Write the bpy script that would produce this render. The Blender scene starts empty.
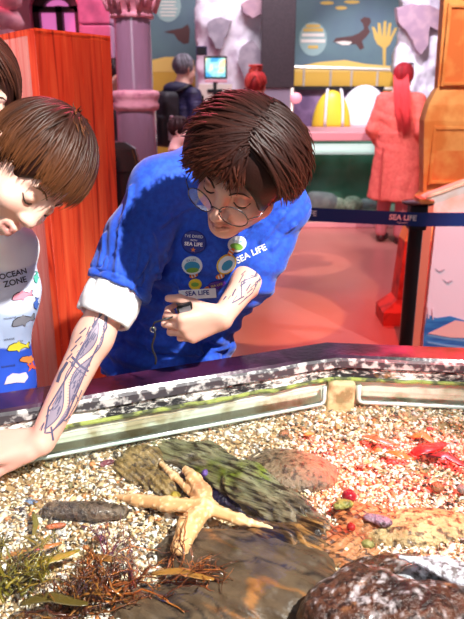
import bpy, bmesh, math, random
import numpy as np
from mathutils import Vector, Matrix
from mathutils.bvhtree import BVHTree

SC = bpy.context.scene
COL = SC.collection
R = math.radians
rng = np.random.default_rng(7)
random.seed(7)

# ------------------------------------------------------------------ camera numbers
FPX, PITCH, EYE = 664.0, R(18.6), 1.5
CAM = np.array([0.0, 0.0, EYE])
CX = np.array([1.0, 0, 0])
CY = np.array([0, math.sin(PITCH), math.cos(PITCH)])      # image up
CZ = np.array([0, -math.cos(PITCH), math.sin(PITCH)])     # towards the viewer

def ray(u, v):
    return CX * ((u - 232) / FPX) - CY * ((v - 309.5) / FPX) - CZ
def at_y(u, v, Y):
    d = ray(u, v); return CAM + d * (Y / d[1])
def at_z(u, v, Z):
    d = ray(u, v); return CAM + d * ((Z - EYE) / d[2])
def cam_dir(x, y, z):
    d = CX * x + CY * y + CZ * z
    return d / np.linalg.norm(d)
def nrm(v):
    v = np.asarray(v, float); return v / np.linalg.norm(v)

# ------------------------------------------------------------------ objects
def tag(o, label=None, cat=None, group=None, kind=None):
    if label: o['label'] = label
    if cat: o['category'] = cat
    if group: o['group'] = group
    if kind: o['kind'] = kind
    return o

def empty(name, loc, label, cat, group=None, rotz=0):
    o = bpy.data.objects.new(name, None); COL.objects.link(o)
    o.location = tuple(loc); o.rotation_euler = (0, 0, rotz); o.empty_display_size = .05
    return tag(o, label, cat, group)

def link(name, me, mat, parent=None):
    o = bpy.data.objects.new(name, me); COL.objects.link(o)
    if mat is not None and len(me.materials) == 0:
        me.materials.append(mat)
    if parent is not None:
        o.parent = parent
        M = Matrix.Identity(4); p = parent; chain = []
        while p is not None:
            chain.append(Matrix.LocRotScale(p.location, p.rotation_euler, p.scale)); p = p.parent
        for m in reversed(chain): M = M @ m
        # vertices are written in world space: bring them into the parent's space
        inv = M.inverted()
        n = len(me.vertices)
        if n and M != Matrix.Identity(4):
            me.transform(inv)
    return o

def recenter(o):
    """move an object's origin to the middle of its base (world-space mesh, no parent)"""
    n = len(o.data.vertices); a = np.empty(n * 3, 'f'); o.data.vertices.foreach_get('co', a)
    a = a.reshape(-1, 3); c = (a.min(0) + a.max(0)) / 2; c[2] = a[:, 2].min()
    a = a - c; o.data.vertices.foreach_set('co', a.ravel()); o.data.update()
    o.location = tuple(float(x) for x in c); return o

def mesh(name, V, F, smooth=True, cols=None):
    me = bpy.data.meshes.new(name)
    V = np.asarray(V, 'f'); nv = len(V)
    if isinstance(F, np.ndarray):
        nf, k = F.shape
        me.vertices.add(nv); me.vertices.foreach_set('co', V.ravel())
        me.loops.add(nf * k); me.loops.foreach_set('vertex_index', F.astype('i').ravel())
        me.polygons.add(nf); me.polygons.foreach_set('loop_start', (np.arange(nf) * k).astype('i'))
        me.update(calc_edges=True); me.validate()
    else:
        me.from_pydata([tuple(map(float, p)) for p in V], [], [tuple(int(i) for i in f) for f in F]); me.update()
    if smooth:
        me.polygons.foreach_set('use_smooth', np.ones(len(me.polygons), bool))
    if cols is not None:
        set_cols(me, cols)
    return me

def set_cols(me, cols):
    c = np.ones((len(me.vertices), 4), 'f'); c[:, :3] = cols
    at = me.color_attributes.get('Col') or me.color_attributes.new('Col', 'FLOAT_COLOR', 'POINT')
    at.data.foreach_set('color', c.ravel())

def verts_of(me):
    a = np.empty(len(me.vertices) * 3, 'f'); me.vertices.foreach_get('co', a); return a.reshape(-1, 3).astype(float)
def normals_of(me):
    a = np.empty(len(me.vertices) * 3, 'f'); me.vertex_normals.foreach_get('vector', a); return a.reshape(-1, 3).astype(float)

class MB:
    """collects simple shapes into ONE mesh (one part)"""
    def __init__(s): s.V = []; s.F = []; s.C = []; s.col = (1, 1, 1)
    def _add(s, V, F):
        b = len(s.V); s.V += [tuple(map(float, p)) for p in V]; s.F += [tuple(i + b for i in f) for f in F]
        s.C += [s.col] * len(V); return s
    def box(s, c, size, axes=None, bev=0.0):
        c = np.asarray(c, float); h = np.asarray(size, float) / 2
        A = np.eye(3) if axes is None else np.asarray(axes, float)
        if bev <= 0:
            P = [(x, y, z) for x in (-1, 1) for y in (-1, 1) for z in (-1, 1)]
            V = [c + A.T @ (np.array(p) * h) for p in P]
            return s._add(V, [(0, 1, 3, 2), (4, 6, 7, 5), (0, 4, 5, 1), (2, 3, 7, 6), (0, 2, 6, 4), (1, 5, 7, 3)])
        bm = bmesh.new(); bmesh.ops.create_cube(bm, size=1)
        bmesh.ops.scale(bm, vec=tuple(h * 2), verts=bm.verts)
        bmesh.ops.bevel(bm, geom=bm.edges[:], offset=bev, segments=2, affect='EDGES', profile=.5)
        bm.verts.index_update()
        V = [c + A.T @ np.array(v.co) for v in bm.verts]; F = [[v.index for v in f.verts] for f in bm.faces]
        bm.free(); return s._add(V, F)
    def tube(s, pts, rad, n=8, flat=1.0, up=None, cap=True):
        pts = [np.asarray(p, float) for p in pts]; m = len(pts)
        rad = [rad] * m if np.isscalar(rad) else list(rad)
        V = []; F = []; prev = None
        for i, p in enumerate(pts):
            t = nrm(pts[min(i + 1, m - 1)] - pts[max(i - 1, 0)] + 1e-9)
            if prev is None:
                a = np.asarray(up, float) if up is not None else (np.array([0, 0, 1.]) if abs(t[2]) < .9 else np.array([1., 0, 0]))
            else: a = prev
            a = a - t * (a @ t); a = nrm(a + 1e-12); prev = a; b = np.cross(t, a)
            for k in range(n):
                w = 2 * math.pi * k / n
                V.append(p + rad[i] * (math.cos(w) * a * flat + math.sin(w) * b))
        for i in range(m - 1):
            for k in range(n):
                k2 = (k + 1) % n
                F.append((i * n + k, i * n + k2, (i + 1) * n + k2, (i + 1) * n + k))
        if cap: F += [tuple(range(n - 1, -1, -1)), tuple((m - 1) * n + k for k in range(n))]
        return s._add(V, F)
    def lathe(s, prof, c, n=32, axes=None, cap=True):
        """prof: list of (radius, height) along the third axis"""
        c = np.asarray(c, float); A = np.eye(3) if axes is None else np.asarray(axes, float)
        V = []; F = []; m = len(prof)
        for r, z in prof:
            for k in range(n):
                w = 2 * math.pi * k / n
                V.append(c + A.T @ np.array([r * math.cos(w), r * math.sin(w), z]))
        for i in range(m - 1):
            for k in range(n):
                k2 = (k + 1) % n
                F.append((i * n + k, i * n + k2, (i + 1) * n + k2, (i + 1) * n + k))
        if cap: F += [tuple(range(n - 1, -1, -1)), tuple((m - 1) * n + k for k in range(n))]
        return s._add(V, F)
    def prism(s, poly, o, ax, ay, depth):
        """2D polygon in the plane (o, ax, ay) extruded along ax x ay by depth"""
        o = np.asarray(o, float); ax = np.asarray(ax, float); ay = np.asarray(ay, float); n = nrm(np.cross(ax, ay))
        m = len(poly)
        V = [o + ax * x + ay * y for x, y in poly] + [o + ax * x + ay * y + n * depth for x, y in poly]
        F = [tuple(range(m - 1, -1, -1)), tuple(range(m, 2 * m))] + [(i, (i + 1) % m, m + (i + 1) % m, m + i) for i in range(m)]
        return s._add(V, F)
    def blob(s, c, rad, axes=None, nu=14, nv=9, jit=0.0, seed=0):
        c = np.asarray(c, float); A = np.eye(3) if axes is None else np.asarray(axes, float); rr = np.asarray(rad, float) * np.ones(3)
        rg = np.random.default_rng(seed); V = []; F = []
        ph = rg.uniform(0, 6.3, 6)
        for j in range(nv + 1):
            th = math.pi * j / nv
            for i in range(nu):
                w = 2 * math.pi * i / nu
                d = np.array([math.sin(th) * math.cos(w), math.sin(th) * math.sin(w), math.cos(th)])
                k = 1 + jit * (math.sin(3 * d[0] + ph[0]) * math.sin(2.5 * d[1] + ph[1]) + .6 * math.sin(5 * d[2] + 3 * d[0] + ph[2]))
                V.append(c + A.T @ (d * rr * k))
        for j in range(nv):
            for i in range(nu):
                i2 = (i + 1) % nu
                F.append((j * nu + i, (j + 1) * nu + i, (j + 1) * nu + i2, j * nu + i2))
        return s._add(V, F)
    def build(s, name, mat, parent=None, smooth=False, cols=False):
        me = mesh(name, np.array(s.V), s.F, smooth, np.array(s.C) if cols else None)
        bm = bmesh.new(); bm.from_mesh(me)
        if not cols: bmesh.ops.remove_doubles(bm, verts=bm.verts, dist=1e-6)
        bmesh.ops.recalc_face_normals(bm, faces=bm.faces); bm.to_mesh(me); bm.free()
        if smooth == 'auto':
            me.set_sharp_from_angle(angle=R(35))
        return link(name, me, mat, parent)

# ------------------------------------------------------------------ noise
def _hash(i, j, k, seed):
    h = (i * 374761393 + j * 668265263 + k * 2147483647 + seed * 974711) & 0xffffffff
    h = ((h ^ (h >> 13)) * 1274126177) & 0xffffffff
    return ((h ^ (h >> 16)) & 0xffff) / 32767.5 - 1.0
def noise(P, s=1.0, seed=0):
    P = np.asarray(P, float) * s; I = np.floor(P).astype(np.int64); f = P - I; f = f * f * (3 - 2 * f); out = 0
    for a in (0, 1):
        for b in (0, 1):
            for c in (0, 1):
                w = (f[:, 0] if a else 1 - f[:, 0]) * (f[:, 1] if b else 1 - f[:, 1]) * (f[:, 2] if c else 1 - f[:, 2])
                out = out + w * _hash(I[:, 0] + a, I[:, 1] + b, I[:, 2] + c, seed)
    return out
def fbm(P, s=1.0, seed=0, o=4):
    t = 0; a = 1.0
    for i in range(o):
        t = t + a * noise(P, s * 2 ** i, seed + i * 17); a *= .5
    return t / 1.9
def sstep(a, b, x):
    t = np.clip((x - a) / (b - a), 0, 1); return t * t * (3 - 2 * t)
def lerp(a, b, t):
    t = np.asarray(t)[..., None]; return np.asarray(a) * (1 - t) + np.asarray(b) * t

# ------------------------------------------------------------------ distance fields -> one smooth mesh
class Field:
    def __init__(s, lo, hi, h):
        s.lo = np.asarray(lo, float); s.h = h
        s.n = np.ceil((np.asarray(hi, float) - s.lo) / h).astype(int) + 1
        s.V = np.full(s.n, 0.08, np.float32)
    def _box(s, lo, hi, pad):
        a = np.clip(np.floor((np.asarray(lo) - pad - s.lo) / s.h).astype(int), 0, s.n)
        b = np.clip(np.ceil((np.asarray(hi) + pad - s.lo) / s.h).astype(int) + 1, 0, s.n)
        if np.any(b <= a): return None
        ax = [s.lo[i] + s.h * np.arange(a[i], b[i], dtype=np.float32) for i in range(3)]
        return tuple(slice(a[i], b[i]) for i in range(3)), ax[0][:, None, None], ax[1][None, :, None], ax[2][None, None, :]
    def put(s, fn, lo, hi, k=.01, op='u'):
        q = s._box(lo, hi, k + .02 if op == 'u' else k + .01)
        if q is None: return s
        sl, X, Y, Z = q; d = fn(X, Y, Z).astype(np.float32); a = s.V[sl]
        if op == 'u':
            if k <= 0: r = np.minimum(a, d)
            else:
                t = np.clip(.5 + .5 * (a - d) / k, 0, 1); r = a * (1 - t) + d * t - k * t * (1 - t)
        else:
            d = -d
            if k <= 0: r = np.maximum(a, d)
            else:
                t = np.clip(.5 - .5 * (a - d) / k, 0, 1); r = a * (1 - t) + d * t + k * t * (1 - t)
        s.V[sl] = r; return s
    def ell(s, c, r, A=None, k=.01, op='u'):
        c = np.asarray(c, float); r = np.asarray(r, float) * np.ones(3); A = np.eye(3) if A is None else np.asarray(A, float)
        ext = np.sqrt(((A * r[:, None]) ** 2).sum(0))
        def fn(X, Y, Z):
            X = X - c[0]; Y = Y - c[1]; Z = Z - c[2]
            q = [(A[i, 0] * X + A[i, 1] * Y + A[i, 2] * Z) / r[i] for i in range(3)]
            k0 = np.sqrt(q[0] ** 2 + q[1] ** 2 + q[2] ** 2); k1 = np.sqrt((q[0] / r[0]) ** 2 + (q[1] / r[1]) ** 2 + (q[2] / r[2]) ** 2) + 1e-9
            return np.where(k0 < 1e-3, -r.min(), k0 * (k0 - 1) / k1)
        return s.put(fn, c - ext, c + ext, k, op)
    def cap(s, a, b, ra, rb=None, k=.01, op='u', sq=None):
        """tapered capsule; sq=(axis vector, factor) flattens it along that axis"""
        rb = ra if rb is None else rb; a = np.asarray(a, float); b = np.asarray(b, float); ab = b - a; L = ab @ ab + 1e-12; m = max(ra, rb)
        if sq is not None: sv = nrm(sq[0]); sf = sq[1]
        def fn(X, Y, Z):
            x = X - a[0]; y = Y - a[1]; z = Z - a[2]
            t = np.clip((x * ab[0] + y * ab[1] + z * ab[2]) / L, 0, 1)
            dx = x - t * ab[0]; dy = y - t * ab[1]; dz = z - t * ab[2]
            if sq is not None:
                w = (dx * sv[0] + dy * sv[1] + dz * sv[2]) * (1 / sf - 1)
                dx = dx + w * sv[0]; dy = dy + w * sv[1]; dz = dz + w * sv[2]
            d = np.sqrt(dx * dx + dy * dy + dz * dz) - (ra + (rb - ra) * t)
            return d * (min(1, sf) if sq is not None else 1)
        M = m * (max(1, sf) if sq is not None else 1)
        return s.put(fn, np.minimum(a, b) - M, np.maximum(a, b) + M, k, op)
    def chain(s, pts, rads, k=.01, op='u', sq=None):
        for i in range(len(pts) - 1): s.cap(pts[i], pts[i + 1], rads[i], rads[i + 1], k, op, sq)
        return s
    def box(s, c, half, A=None, rnd=.005, k=.005, op='u'):
        c = np.asarray(c, float); hf = np.asarray(half, float) - rnd; A = np.eye(3) if A is None else np.asarray(A, float)
        ext = np.sqrt(((A * np.asarray(half)[:, None]) ** 2).sum(0)) * 1.3
        def fn(X, Y, Z):
            X = X - c[0]; Y = Y - c[1]; Z = Z - c[2]
            q = [np.abs(A[i, 0] * X + A[i, 1] * Y + A[i, 2] * Z) - hf[i] for i in range(3)]
            o = np.sqrt(np.maximum(q[0], 0) ** 2 + np.maximum(q[1], 0) ** 2 + np.maximum(q[2], 0) ** 2)
            return o + np.minimum(np.maximum(np.maximum(q[0], q[1]), q[2]), 0) - rnd
        return s.put(fn, c - ext, c + ext, k, op)
    def cut(s, p, n, k=0.0):
        """remove everything on the side of plane (p, n) that n points to"""
        p = np.asarray(p, float); n = nrm(n)
        fn = lambda X, Y, Z: -((X - p[0]) * n[0] + (Y - p[1]) * n[1] + (Z - p[2]) * n[2])
        return s.put(fn, s.lo, s.lo + s.n * s.h, k, 's')
    def surface(s, keep_big=True):
        V = s.V.copy()
        for ax in range(3):
            i = [slice(None)] * 3; i[ax] = 0; V[tuple(i)] = np.maximum(V[tuple(i)], s.h * .5); i[ax] = -1; V[tuple(i)] = np.maximum(V[tuple(i)], s.h * .5)
        S = V < 0; n = s.n - 1
        c8 = [(a, b, c) for a in (0, 1) for b in (0, 1) for c in (0, 1)]
        cnt = np.zeros(n, np.int8)
        for a, b, c in c8: cnt += S[a:a + n[0], b:b + n[1], c:c + n[2]]
        act = np.argwhere((cnt > 0) & (cnt < 8))
        idx = np.full(n, -1, np.int32); idx[act[:, 0], act[:, 1], act[:, 2]] = np.arange(len(act))
        val = {c: V[act[:, 0] + c[0], act[:, 1] + c[1], act[:, 2] + c[2]].astype(float) for c in c8}
        acc = np.zeros((len(act), 3)); num = np.zeros(len(act))
        for c in c8:
            for ax in range(3):
                if c[ax]: continue
                e = list(c); e[ax] = 1; e = tuple(e); v0, v1 = val[c], val[e]; m = (v0 < 0) != (v1 < 0)
                t = np.where(m, v0 / np.where(m, v0 - v1, 1), 0)
                p = np.tile(np.array(c, float), (len(act), 1)); p[:, ax] = t
                acc += p * m[:, None]; num += m
        P = s.lo + s.h * (act + acc / np.maximum(num, 1)[:, None])
        Q = []
        for ax in range(3):
            u, w = [(1, 2), (2, 0), (0, 1)][ax]
            a = [slice(None)] * 3; b = [slice(None)] * 3; a[ax] = slice(0, -1); b[ax] = slice(1, None)
            S0, S1 = S[tuple(a)], S[tuple(b)]; e = np.argwhere(S0 != S1)
            e = e[(e[:, u] > 0) & (e[:, w] > 0) & (e[:, u] < n[u]) & (e[:, w] < n[w])]
            def g(du, dw):
                f = e.copy(); f[:, u] -= du; f[:, w] -= dw; return idx[f[:, 0], f[:, 1], f[:, 2]]
            q = np.stack([g(1, 1), g(0, 1), g(0, 0), g(1, 0)], 1)
            fl = ~S0[e[:, 0], e[:, 1], e[:, 2]]
            q[fl] = q[fl][:, ::-1]; Q.append(q)
        Q = np.concatenate(Q); Q = Q[(Q >= 0).all(1)]
        if keep_big:                       # keep the largest connected piece
            lab = np.arange(len(P))
            for _ in range(400):
                m = lab[Q].min(1); new = lab.copy()
                for c in range(4): np.minimum.at(new, Q[:, c], m)
                new = new[new]
                if (new == lab).all(): break
                lab = new
            ids, ct = np.unique(lab, return_counts=True); big = ids[ct.argmax()]
            ok = lab == big; mp = np.cumsum(ok) - 1; Q = mp[Q[ok[Q[:, 0]]]]; P = P[ok]
        return P, Q

def smooth_verts(P, Q, it=1, lam=.5):
    E = np.concatenate([Q[:, [0, 1]], Q[:, [1, 2]], Q[:, [2, 3]], Q[:, [3, 0]]]); E = np.concatenate([E, E[:, ::-1]])
    n = len(P); deg = np.maximum(np.bincount(E[:, 0], minlength=n), 1)
    for _ in range(it):
        A = np.stack([np.bincount(E[:, 0], weights=P[E[:, 1], i], minlength=n) for i in range(3)], 1) / deg[:, None]
        P = P + lam * (A - P)
    return P
def vnormals(P, Q):
    n = np.cross(P[Q[:, 2]] - P[Q[:, 0]], P[Q[:, 3]] - P[Q[:, 1]]); N = np.zeros_like(P)
    for c in range(4):
        for i in range(3): N[:, i] += np.bincount(Q[:, c], weights=n[:, i], minlength=len(P))
    return N / (np.linalg.norm(N, axis=1)[:, None] + 1e-12)

# ------------------------------------------------------------------ writing and flat marks
def text_geo(s, size=1.0, bold=0.0, res=3):
    cu = bpy.data.curves.new('txt', 'FONT'); cu.body = s; cu.size = size; cu.align_x = 'CENTER'; cu.align_y = 'CENTER'
    cu.offset = bold; cu.resolution_u = res
    o = bpy.data.objects.new('txt', cu); COL.objects.link(o)
    dg = bpy.context.evaluated_depsgraph_get(); me = bpy.data.meshes.new_from_object(o.evaluated_get(dg))
    V = verts_of(me); F = [tuple(p.vertices) for p in me.polygons]
    bpy.data.objects.remove(o); bpy.data.curves.remove(cu); bpy.data.meshes.remove(me)
    return V, F
def flat_text(mb, s, o, ax, ay, size, bold=0.0):
    V, F = text_geo(s, size, bold); o = np.asarray(o, float); ax = nrm(ax); ay = nrm(ay)
    return mb._add([o + ax * p[0] + ay * p[1] for p in V], F)
def bvh(o_or_me):
    me = o_or_me.data if hasattr(o_or_me, 'data') else o_or_me
    return BVHTree.FromPolygons([v.co.copy() for v in me.vertices], [tuple(p.vertices) for p in me.polygons])
def bvh_w(P, Q):
    return BVHTree.FromPolygons([Vector(p) for p in P], [tuple(int(i) for i in q) for q in Q])
def drape(V, F, tree, o, ax, ay, off=.0008, start=.15, sub=0):
    """lay a flat figure (local x, y) onto the surface under the plane (o, ax, ay), `off` above it"""
    o = np.asarray(o, float); n = nrm(np.cross(ax, ay)); out = []; ok = []
    if sub:
        bm = bmesh.new(); vs = [bm.verts.new((p[0], p[1], 0)) for p in V]
        for f in F:
            try: bm.faces.new([vs[i] for i in f])
            except ValueError: pass
        bmesh.ops.triangulate(bm, faces=bm.faces)
        for _ in range(sub): bmesh.ops.subdivide_edges(bm, edges=[e for e in bm.edges], cuts=1, use_grid_fill=True)
        bmesh.ops.triangulate(bm, faces=bm.faces)
        bm.verts.index_update(); V = [tuple(v.co) for v in bm.verts]; F = [tuple(v.index for v in f.verts) for f in bm.faces]; bm.free()
    for p in V:
        q = o + ax * p[0] + ay * p[1] + n * start
        h, hn, _, dist = tree.ray_cast(Vector(q), Vector(-n), start * 3)
        if h is None: out.append(tuple(q)); ok.append(False)
        else:
            hn = np.array(hn); hn = hn if hn @ n > 0 else -hn
            out.append(tuple(np.array(h) + hn * off)); ok.append(True)
    F = [f for f in F if all(ok[i] for i in f)]
    used = sorted({i for f in F for i in f}); mp = {a: i for i, a in enumerate(used)}
    return [out[i] for i in used], [tuple(mp[i] for i in f) for f in F]
def ribbon(pts, w):
    pts = [np.asarray(p, float) for p in pts]; w = [w] * len(pts) if np.isscalar(w) else w
    V = []; F = []
    for i, p in enumerate(pts):
        t = nrm(pts[min(i + 1, len(pts) - 1)] - pts[max(i - 1, 0)] + 1e-9); nn = np.array([-t[1], t[0]])
        V += [p + nn * w[i] / 2, p - nn * w[i] / 2]
    for i in range(len(pts) - 1): F.append((2 * i, 2 * i + 1, 2 * i + 3, 2 * i + 2))
    return [(*v, 0) for v in V], F
def disc2(cx, cy, rx, ry=None, n=20, rot=0):
    ry = rx if ry is None else ry; c, s_ = math.cos(rot), math.sin(rot)
    V = [(cx + c * rx * math.cos(a) - s_ * ry * math.sin(a), cy + s_ * rx * math.cos(a) + c * ry * math.sin(a), 0) for a in np.linspace(0, 2 * math.pi, n, endpoint=False)]
    return V, [tuple(range(n))]
def hit(tree, u, v):
    h, n, _, d = tree.ray_cast(Vector(CAM), Vector(nrm(ray(u, v))), 20)
    return (None, None) if h is None else (np.array(h), np.array(n))

# ------------------------------------------------------------------ materials
def pm(name, col=(.5, .5, .5), rough=.5, metal=0.0, spec=.5, attr=False, var=None, bump=None, emit=None, estr=1.0, sss=0.0, coat=0.0, stretch=(1, 1, 1), sheen=0.0, alpha=None, dirn=None):
    """var=(scale, colour2, contrast lo, hi[, detail]); bump=(scale, strength, distance)"""
    m = bpy.data.materials.new(name); m.use_nodes = True; N = m.node_tree.nodes; L = m.node_tree.links
    b = N['Principled BSDF']; b.inputs['Roughness'].default_value = rough; b.inputs['Metallic'].default_value = metal
    b.inputs['Specular IOR Level'].default_value = spec; b.inputs['Coat Weight'].default_value = coat; b.inputs['Coat Roughness'].default_value = .08
    b.inputs['Base Color'].default_value = (*col, 1)
    if sss: b.inputs['Subsurface Weight'].default_value = sss; b.inputs['Subsurface Radius'].default_value = (.012, .005, .003); b.inputs['Subsurface Scale'].default_value = .6
    if sheen: b.inputs['Sheen Weight'].default_value = sheen
    if alpha is not None: b.inputs['Alpha'].default_value = alpha
    src = None
    if attr:
        a = N.new('ShaderNodeAttribute'); a.attribute_name = 'Col'; src = a.outputs['Color']
    if var or bump:
        tc = N.new('ShaderNodeTexCoord'); mp = N.new('ShaderNodeMapping'); mp.inputs['Scale'].default_value = stretch; L.new(tc.outputs['Object'], mp.inputs['Vector'])
        if dirn: mp.vector_type = 'TEXTURE'; mp.inputs['Rotation'].default_value = (0, 0, R(dirn[0])); mp.inputs['Scale'].default_value = dirn[1]
    if var:
        nz = N.new('ShaderNodeTexNoise'); nz.inputs['Scale'].default_value = var[0]; nz.inputs['Detail'].default_value = var[4] if len(var) > 4 else 4; L.new(mp.outputs[0], nz.inputs['Vector'])
        mr = N.new('ShaderNodeMapRange'); mr.inputs['From Min'].default_value = var[2]; mr.inputs['From Max'].default_value = var[3]; L.new(nz.outputs['Fac'], mr.inputs['Value'])
        mx = N.new('ShaderNodeMix'); mx.data_type = 'RGBA'; L.new(mr.outputs[0], mx.inputs['Factor'])
        if src is not None: L.new(src, mx.inputs['A'])
        else: mx.inputs['A'].default_value = (*col, 1)
        mx.inputs['B'].default_value = (*var[1], 1)
        if attr:  # with vertex colour, var tints by multiplying
            mx.blend_type = 'MULTIPLY'
        src = mx.outputs['Result']
    if src is not None: L.new(src, b.inputs['Base Color'])
    if bump:
        n2 = N.new('ShaderNodeTexNoise'); n2.inputs['Scale'].default_value = bump[0]; n2.inputs['Detail'].default_value = 5; L.new(mp.outputs[0], n2.inputs['Vector'])
        bp = N.new('ShaderNodeBump'); bp.inputs['Strength'].default_value = bump[1]; bp.inputs['Distance'].default_value = bump[2] if len(bump) > 2 else .003
        L.new(n2.outputs['Fac'], bp.inputs['Height']); L.new(bp.outputs[0], b.inputs['Normal'])
    if emit is not None:
        b.inputs['Emission Color'].default_value = (*emit, 1); b.inputs['Emission Strength'].default_value = estr
    return m
def s2l(r, g, b):
    f = lambda c: (c / 255 / 12.92) if c / 255 <= .04045 else ((c / 255 + .055) / 1.055) ** 2.4
    return (f(r), f(g), f(b))
# ================================================================== camera, world, lamps
cam = bpy.data.cameras.new('camera'); camo = bpy.data.objects.new('camera', cam); COL.objects.link(camo)
cam.sensor_fit = 'VERTICAL'; cam.sensor_height = 36; cam.lens = 36 * FPX / 619
camo.location = (0, 0, EYE); camo.rotation_euler = (math.pi / 2 - PITCH, 0, 0)
cam.dof.use_dof = True; cam.dof.focus_distance = 1.38; cam.dof.aperture_fstop = 6.3; cam.clip_start = .02
SC.camera = camo
SC.view_settings.view_transform = 'Standard'; SC.view_settings.look = 'None'; SC.view_settings.gamma = 1; SC.view_settings.exposure = -0.08
w = bpy.data.worlds.new('world'); SC.world = w; w.use_nodes = True
w.node_tree.nodes['Background'].inputs['Color'].default_value = (.86, .76, .90, 1); w.node_tree.nodes['Background'].inputs['Strength'].default_value = .125

def lamp(name, kind, loc, target, power, col, size=.1, cone=60, blend=.4):
    l = bpy.data.lights.new(name, kind); l.energy = power; l.color = col
    if kind == 'SPOT': l.spot_size = R(cone); l.spot_blend = blend; l.shadow_soft_size = size
    elif kind == 'AREA': l.size = size
    else: l.shadow_soft_size = size
    o = bpy.data.objects.new(name, l); COL.objects.link(o); o.location = loc
    d = Vector(target) - Vector(loc); o.rotation_euler = d.to_track_quat('-Z', 'Y').to_euler(); return o
lamp('key_spotlight', 'SPOT', (1.25, -.15, 3.2), (-.20, 1.25, .9), 1000, (1, .97, .91), .03, 40, .8)
lamp('fill_lamp', 'AREA', (-.6, -1.0, 2.8), (-.1, 1.4, .9), 20, (.92, .93, 1), 1.2)
lamp('red_spotlight', 'SPOT', (1.75, 3.2, 3.0), (.47, 1.36, .75), 1500, (1, .05, .03), .03, 11, .6)
lamp('red_back_lamp', 'SPOT', (-.7, 4.2, 3.6), (-.1, 1.3, 1.3), 230, (1, .08, .16), .04, 40, .6)
lamp('red_wood_lamp', 'SPOT', (-.2, .9, 3.2), (-.85, 2.4, 1.2), 330, (1, .42, .28), .04, 44, .6)
lamp('coat_lamp', 'SPOT', (1.3, 3.4, 3.4), (1.5, 6.3, 1.0), 430, (1, .80, .76), .05, 40, .6)
lamp('column_lamp', 'SPOT', (1.3, 2.2, 3.5), (1.75, 4.3, 1.5), 430, (1, .74, .48), .05, 40, .6)
lamp('floor_red_lamp', 'SPOT', (.9, 2.6, 3.6), (1.0, 3.9, 0), 700, (1, .05, .03), .03, 30, .8)
lamp('floor_amber_lamp', 'SPOT', (.1, 2.2, 3.6), (.24, 4.35, 0), 560, (1, .58, .30), .02, 15, .12)
lamp('floor_cream_lamp', 'SPOT', (-.6, 4.6, 3.9), (.62, 5.75, 0), 420, (1, .74, .55), .015, 11, .05)
lamp('floor_pink_lamp', 'SPOT', (.6, 5.0, 3.8), (.9, 6.3, 0), 240, (1, .36, .56), .04, 55, .5)
lamp('hall_lamp', 'AREA', (.3, 6.2, 4.2), (.3, 9.2, 1.4), 150, (1, .88, .96), 1.6)
lamp('board_fill', 'SPOT', (2.3, 1.3, 2.6), (1.42, 3.5, .55), 330, (.95, .95, 1), .04, 26, .5)  # added light that lifts the painted board out of shadow
lamp('rim_red_fill', 'SPOT', (1.3, 2.7, 2.4), (.50, 1.57, .86), 3800, (1, .03, .05), .04, 11, .7)  # added red light in place of the red surroundings mirrored in the rim
lamp('kiosk_side_fill', 'SPOT', (-2.4, 1.4, 2.6), (-1.0, 2.5, 1.4), 150, (1, .62, .62), .04, 30, .5)  # added light that brightens the side planks of the kiosk
lamp('violet_lamp', 'SPOT', (-.6, 2.9, 3.9), (-.75, 5.0, 1.3), 430, (1, .72, .86), .03, 40, .6)
lamp('magenta_lamp', 'SPOT', (-1.6, 4.2, 3.2), (-2.0, 6.6, 2.0), 360, (1, .14, .26), .04, 60, .6)
lamp('white_rock_lamp', 'SPOT', (1.4, 6.4, 3.9), (1.7, 8.7, 1.7), 520, (.93, .86, 1), .05, 40, .6)

# ================================================================== setting
M = {}
M['floor'] = pm('floor_resin', (.46, .16, .14), .30, var=(1.3, (.52, .21, .18), .35, .65))
M['wall'] = pm('wall_plaster', (.52, .42, .55), .8, var=(2.5, (.68, .60, .72), .4, .62))
M['redwall'] = pm('wall_render_rose', (.86, .40, .48), .8, var=(3.5, (.60, .34, .52), .45, .62))
def quad(name, a, b, c, d, mat, t=.08):
    a, b, c, d = [np.asarray(p, float) for p in (a, b, c, d)]; n = nrm(np.cross(b - a, d - a)) * t
    V = [a, b, c, d, a - n, b - n, c - n, d - n]
    me = mesh(name, np.array(V), [(0, 1, 2, 3), (7, 6, 5, 4), (0, 4, 5, 1), (1, 5, 6, 2), (2, 6, 7, 3), (3, 7, 4, 0)], False)
    return tag(link(name, me, mat), kind='structure')
quad('floor', (-4, -1.5, 0), (5, -1.5, 0), (5, 10, 0), (-4, 10, 0), M['floor'])
quad('wall_back', (-4, 9.9, 0), (5, 9.9, 0), (5, 9.9, 4.4), (-4, 9.9, 4.4), M['wall'])
quad('wall_left', (-4, -1.5, 0), (-4, 9.9, 0), (-4, 9.9, 4.4), (-4, -1.5, 4.4), M['wall'])
# rose wall with an arched window opening (upper left of the photo)
YW = 6.6
xa, xb = at_y(30, 20, YW)[0], at_y(79, 20, YW)[0]; zspring = at_y(50, 8, YW)[2]; zlow = at_y(50, 60, YW)[2]
xr = at_y(116, 10, YW)[0]; xm = (xa + xb) / 2; rad = (xb - xa) / 2; rz = rad * .72
mb = MB()
arc = [(xm + rad * math.cos(a), zspring + rz * math.sin(a)) for a in np.linspace(math.pi, 0, 17)]
def wp(name, poly, y0, dep, mat, parent=None):
    m = MB(); m.prism(poly, (0, y0, 0), (1, 0, 0), (0, 0, 1), dep); return m.build(name, mat, parent)
mb.prism([(-4, 0), (xa, 0), (xa, zspring), (xa, 4.4), (-4, 4.4)], (0, YW + .18, 0), (1, 0, 0), (0, 0, 1), .18)
mb.prism([(xb, 0), (xr, 0), (xr, 4.4), (xb, 4.4), (xb, zspring)], (0, YW + .18, 0), (1, 0, 0), (0, 0, 1), .18)
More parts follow.
